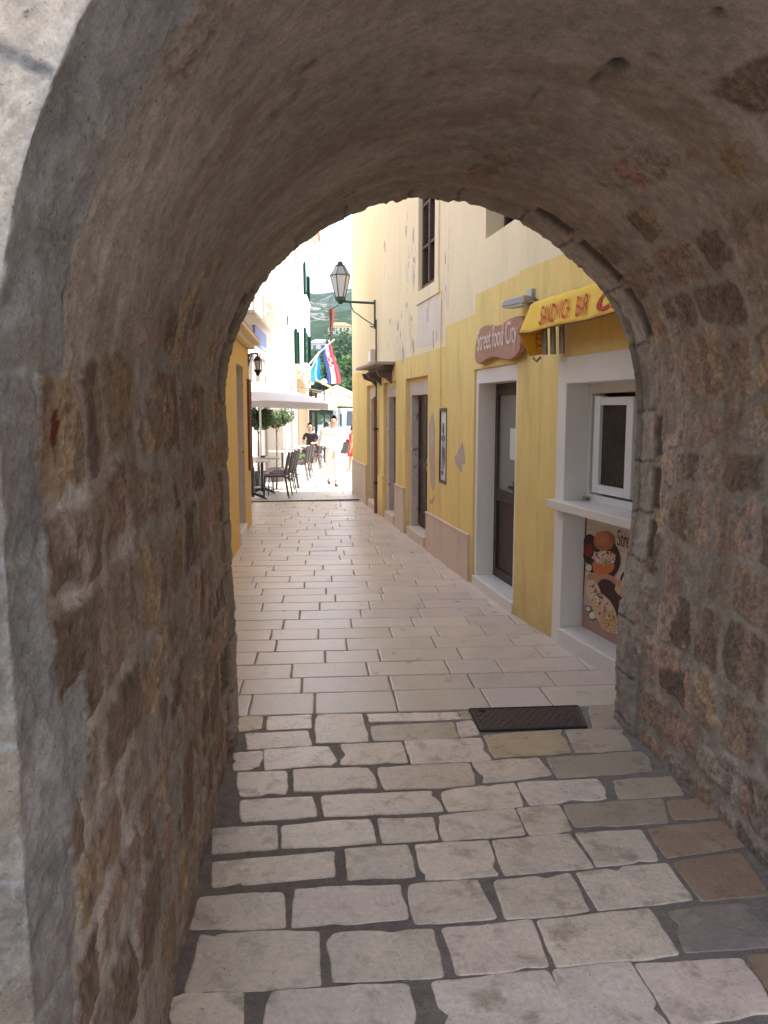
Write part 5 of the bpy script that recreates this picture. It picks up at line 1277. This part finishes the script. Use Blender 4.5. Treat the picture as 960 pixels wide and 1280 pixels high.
for yy2 in (-.62, .68):
    b = B(T_ @ Matrix.Translation((yy2, 0, .23)) @ Matrix.Rotation(pi / 2, 4, 'X')); b.lathe([(.12, -.05), (.22, -.05), (.235, 0), (.22, .05), (.12, .05)], n=20); b.build('wheel', [M_rubber], sc2)
b = B(T_); b.tube([(.68, 0, .23), (.52, 0, .95)], .03); b.tube([(.50, -.32, .98), (.53, 0, .95), (.50, .32, .98)], .018); b.build('handlebar', [M_chairleg], sc2)
b = B(T_); b.ball((.58, 0, .86), (.06, .09, .07), 10); b.build('headlight', [M_lampglass], sc2)
for s_ in (-1, 1):
    b = B(T_); b.tube([(.5, s_ * .22, .98), (.46, s_ * .26, 1.14)], .007); b.ball((.46, s_ * .26, 1.16), (.015, .05, .03), 8); b.build('mirror', [M_iron], sc2)

# ================================================================== SEA, FAR SHORE, HILL
b = B(); b.quad((-900, 74.9, -1.7), (1500, 74.9, -1.7), (1500, 1600, -1.7), (-900, 1600, -1.7))
tag(b.build('sea', [mat('sea_water', (.02, .30, .36), .12, .18, .06, .5, .8, dist=.1, spec=.5)]), kind='structure')
xs = np.linspace(-500, 900, 281); ys = np.linspace(150, 1500, 271); XX, YY = np.meshgrid(xs, ys, indexing='ij')
ridge = .164 * (YY - 150) * (1 - .0 * XX)
h_ = np.where(YY < 980, ridge, .164 * 830 - (YY - 980) * .12) + (fbm(XX / 120, YY / 120, 5) - .5) * 42 * sst(150, 500, YY) + (fbm(XX / 14, YY / 14, 7) - .5) * 7 * sst(160, 260, YY)
h_ = h_ * (1 - .25 * sst(250, 800, XX)) * (1 - .0 * XX) + 1.2 - 3.5 * sst(158, 150, YY)
me = bpy.data.meshes.new('hill'); n1, n2 = XX.shape; idx = np.arange(n1 * n2).reshape(n1, n2)
me.from_pydata(np.stack([XX, YY, h_], -1).reshape(-1, 3).tolist(), [], np.stack([idx[:-1, :-1], idx[1:, :-1], idx[1:, 1:], idx[:-1, 1:]], -1).reshape(-1, 4).tolist())
M_hill, nt, bs = nodes('wooded_hillside'); L = nt.links.new
tc = N(nt, 'ShaderNodeTexCoord'); a1 = N(nt, 'ShaderNodeTexNoise', Scale=.035, Detail=8., Roughness=.72); a2 = N(nt, 'ShaderNodeTexNoise', Scale=.12, Detail=6., Roughness=.8)
L(tc.outputs['Object'], a1.inputs['Vector']); L(tc.outputs['Object'], a2.inputs['Vector'])
cr1 = N(nt, 'ShaderNodeValToRGB'); cr1.color_ramp.elements[0].color = (.010, .026, .012, 1); cr1.color_ramp.elements[0].position = .36; cr1.color_ramp.elements[1].color = (.035, .065, .032, 1); cr1.color_ramp.elements[1].position = .68
L(a2.outputs['Fac'], cr1.inputs[0])
ad = N(nt, 'ShaderNodeMath', operation='MULTIPLY_ADD'); L(a2.outputs['Fac'], ad.inputs[0]); ad.inputs[1].default_value = .55; L(a1.outputs['Fac'], ad.inputs[2])
mr = N(nt, 'ShaderNodeMapRange'); mr.inputs['From Min'].default_value = .83; mr.inputs['From Max'].default_value = .90; L(ad.outputs[0], mr.inputs['Value'])
mi = N(nt, 'ShaderNodeMix', data_type='RGBA'); L(mr.outputs[0], mi.inputs['Factor']); L(cr1.outputs[0], mi.inputs['A']); mi.inputs['B'].default_value = (.20, .19, .18, 1)
L(mi.outputs['Result'], bs.inputs['Base Color']); bs.inputs['Roughness'].default_value = .95; bs.inputs['Specular IOR Level'].default_value = .1
me.materials.append(M_hill); me.polygons.foreach_set('use_smooth', [True] * len(me.polygons)); me.update()
o = bpy.data.objects.new('hill', me); COL.objects.link(o); tag(o, kind='structure')
def hz(x, y):
    i = int(round((x + 500) / 5)); j = int(round((y - 150) / 5)); return float(h_[i, j])
PINE = [(.035, .075, .022), (.05, .095, .028), (.025, .055, .02)]
GRN = [(.10, .17, .04), (.07, .13, .035), (.05, .10, .03)]
shore = [(392, 158, 9, 0), (401, 170, 12, 0), (409, 160, 10, 1), (417, 166, 12, 0), (423, 158, 11, 1), (429, 164, 13, 0), (434, 157, 10, 1), (440, 162, 12.5, 0), (446, 158, 11, 0), (437, 185, 15, 0), (425, 190, 14.5, 0), (452, 170, 13, 1)]
for i, (px, Yt, hh, kd) in enumerate(shore):
    x = at_y(px, 500, Yt).x; g = hz(x, Yt) - .3
    adj = ['low', 'slim', 'rounded', 'tall', 'bushy', 'dense', 'squat', 'broad', 'dark', 'topmost', 'high set', 'sheltered'][i]
    where = ['left end of the far shore', 'far shore between white house and flag', 'far shore behind the striped flag', 'far shore just right of the flag', 'waterfront under the orange roof', 'middle of the far shore clump', 'water edge of the shore clump', 'far shore beside the yellow corner', 'far shore at the yellow wall edge', 'slope above the shore clump', 'slope below the orange roofed house', 'far shore hidden by the yellow corner'][i]
    e = empty('shore_tree', (x, Yt, g), 0, f"{adj} {'dark evergreen' if kd == 0 else 'leafy green tree'} on the {where}", 'tree', 'trees across the water')
    leaf_cloud(x, Yt, g + hh * .56, hh * .30, hh * .30, hh * .46, 1500, .42, PINE if kd == 0 else GRN, 40 + i, 9).build('crown', [M_leaf], e, recalc=False)
    b = B(); b.tube([(x, Yt, g - .5), (x, Yt, g + hh * .4), (x + .2, Yt, g + hh * .8)], [.3, .2, .08], 7)
    for k2 in range(5): a = k2 * 1.3; b.tube([(x, Yt, g + hh * (.35 + .08 * k2)), (x + hh * .16 * cos(a), Yt + hh * .16 * sin(a), g + hh * (.5 + .08 * k2))], [.1, .04], 5)
    b.build('trunk', [M_bark], e)
def house(px, Yt, w, h, d_, label, roofm, wallm, extra=2.0):
    x = at_y(px, 430, Yt).x; g = hz(x, Yt) - 1.0
    e = empty('hillside_house', (x, Yt, g), 0, label, 'house', 'houses on the hillside')
    b = B(); b.box(x - w / 2, x + w / 2, Yt, Yt + d_, g, g + h + 1); b.build('wall', [wallm], e)
    b = B(); z = g + h + 1; b.add([(x - w / 2 - .4, Yt - .4, z), (x + w / 2 + .4, Yt - .4, z), (x + w / 2 + .4, Yt + d_ + .4, z), (x - w / 2 - .4, Yt + d_ + .4, z), (x - w / 4, Yt + d_ / 2, z + extra), (x + w / 4, Yt + d_ / 2, z + extra)], [(0, 1, 2, 3), (0, 1, 5, 4), (1, 2, 5), (2, 3, 4, 5), (3, 0, 4)])
    r_ = b.build('roof', [roofm], e)
    for k in range(3):
        b = B(); u = x - w / 2 + w * (k + .5) / 3; b.box(u - .5, u + .5, Yt - .05, Yt + .02, g + h - 1.2, g + h + .2); b.build('window', [M_glass], e)
house(426, 318, 8.5, 3.2, 7, 'orange roofed house on the hillside above the shore trees', M_tile, M_cream, 1.6)
house(403, 272, 8, 2.4, 7, 'white house on the hillside behind the flags', M_wb, M_wb, 1.2)
# boats
for i, (px, Yb, L_, lab) in enumerate(((403, 98, 4.2, 'small white motor boat nearer the parasol pole'), (410, 118, 5.0, 'white boat lying further out'), (428, 105, 4.5, 'white boat beside the van roof'))):
    x = at_y(px, 520, Yb).x; e = empty('boat', (x, Yb, -1.7), radians([20, -35, 70][i]), lab, 'boat', 'boats on the water')
    b = B(); prof = [(-.5, .30), (-.45, .75), (0, .9), (.3, .75), (.5, 0)]
    top = [(p[0] * L_, p[1] * .8, .75 + (.25 if p[0] > .3 else 0)) for p in prof] + [(p[0] * L_, -p[1] * .8, .75 + (.25 if p[0] > .3 else 0)) for p in prof[-2::-1]]
    bot = [(p[0] * .85, p[1] * .55, -.1) for p in top]; n = len(top)
    b.add(top + bot, [tuple(range(n)), tuple(range(n, 2 * n))[::-1]] + [(k2, (k2 + 1) % n, n + (k2 + 1) % n, n + k2) for k2 in range(n)]); b.build('hull', [M_wb], e, world=False)
    b = B(); b.prism([(-.8, .75), (-.6, 1.5), (.4, 1.5), (.9, .75)], 1, -.5, .5); b.build('cabin', [M_grey], e, world=False)
    b = B(); b.prism([(.45, 1.42), (.82, .85), (.84, .87), (.47, 1.44)], 1, -.42, .42); b.build('windscreen', [M_glass], e, world=False)

hb = B(); hb.box(-520, 920, -8, 1520, -6, 190)
M_hz = bpy.data.materials.new('sea_air'); M_hz.use_nodes = True; nt = M_hz.node_tree; nt.nodes.remove(nt.nodes['Principled BSDF'])
pv = nt.nodes.new('ShaderNodeVolumePrincipled'); pv.inputs['Color'].default_value = (.72, .86, 1, 1); pv.inputs['Density'].default_value = .00016; pv.inputs['Anisotropy'].default_value = .2
nt.links.new(pv.outputs[0], nt.nodes['Material Output'].inputs['Volume'])
tag(hb.build('haze', [M_hz]), kind='stuff')
# ================================================================== LIGHT, SKY, CAMERA
SUN_EL = radians(58); sx_, sy_ = 1.0, -.08
n_ = sqrt(sx_ ** 2 + sy_ ** 2); sd = Vector((sx_ / n_ * cos(SUN_EL), sy_ / n_ * cos(SUN_EL), sin(SUN_EL)))
ld = bpy.data.lights.new('sun', 'SUN'); ld.energy = 3.8; ld.angle = radians(.53); ld.color = (1, .95, .87)
lo = bpy.data.objects.new('sun', ld); COL.objects.link(lo); lo.location = (0, 0, 30); lo.rotation_euler = sd.to_track_quat('Z', 'Y').to_euler()
wd = bpy.data.worlds.new('World'); SC.world = wd; wd.use_nodes = True; nt = wd.node_tree; L = nt.links.new
bg = nt.nodes['Background']; bg.inputs['Strength'].default_value = .15
sk = nt.nodes.new('ShaderNodeTexSky'); sk.sky_type = 'NISHITA'; sk.sun_disc = False; sk.sun_elevation = SUN_EL; sk.sun_rotation = atan2(sd.x, sd.y); sk.air_density = 1.0; sk.dust_density = 1.5
tc = nt.nodes.new('ShaderNodeTexCoord'); mp = nt.nodes.new('ShaderNodeMapping'); mp.inputs['Scale'].default_value = (1, 1, 3.2); L(tc.outputs['Generated'], mp.inputs['Vector'])
cn_ = N(nt, 'ShaderNodeTexNoise', Scale=3.2, Detail=8., Roughness=.55, Distortion=.3); L(mp.outputs[0], cn_.inputs['Vector'])
cm = N(nt, 'ShaderNodeMapRange'); cm.inputs['From Min'].default_value = .44; cm.inputs['From Max'].default_value = .66; L(cn_.outputs['Fac'], cm.inputs['Value'])
mi = N(nt, 'ShaderNodeMix', data_type='RGBA'); L(cm.outputs[0], mi.inputs['Factor']); L(sk.outputs[0], mi.inputs['A']); mi.inputs['B'].default_value = (6.2, 6.2, 6.3, 1)
L(mi.outputs['Result'], bg.inputs['Color'])
cam = bpy.data.cameras.new('camera'); co_ = bpy.data.objects.new('camera', cam); COL.objects.link(co_)
cam.sensor_fit = 'VERTICAL'; cam.sensor_height = 36; cam.lens = 36 * FPX / 1280; cam.clip_start = .05; cam.clip_end = 4000
co_.location = (0, 0, H); co_.rotation_euler = (pi / 2 - TH, 0, -PS); SC.camera = co_
SC.view_settings.view_transform = 'Standard'; SC.view_settings.look = 'None'; SC.view_settings.exposure = 1.75; SC.view_settings.gamma = 1
SC.cycles.max_bounces = 10; SC.cycles.diffuse_bounces = 7; SC.cycles.glossy_bounces = 3; SC.cycles.use_denoising = True
SC.cycles.sample_clamp_indirect = 6
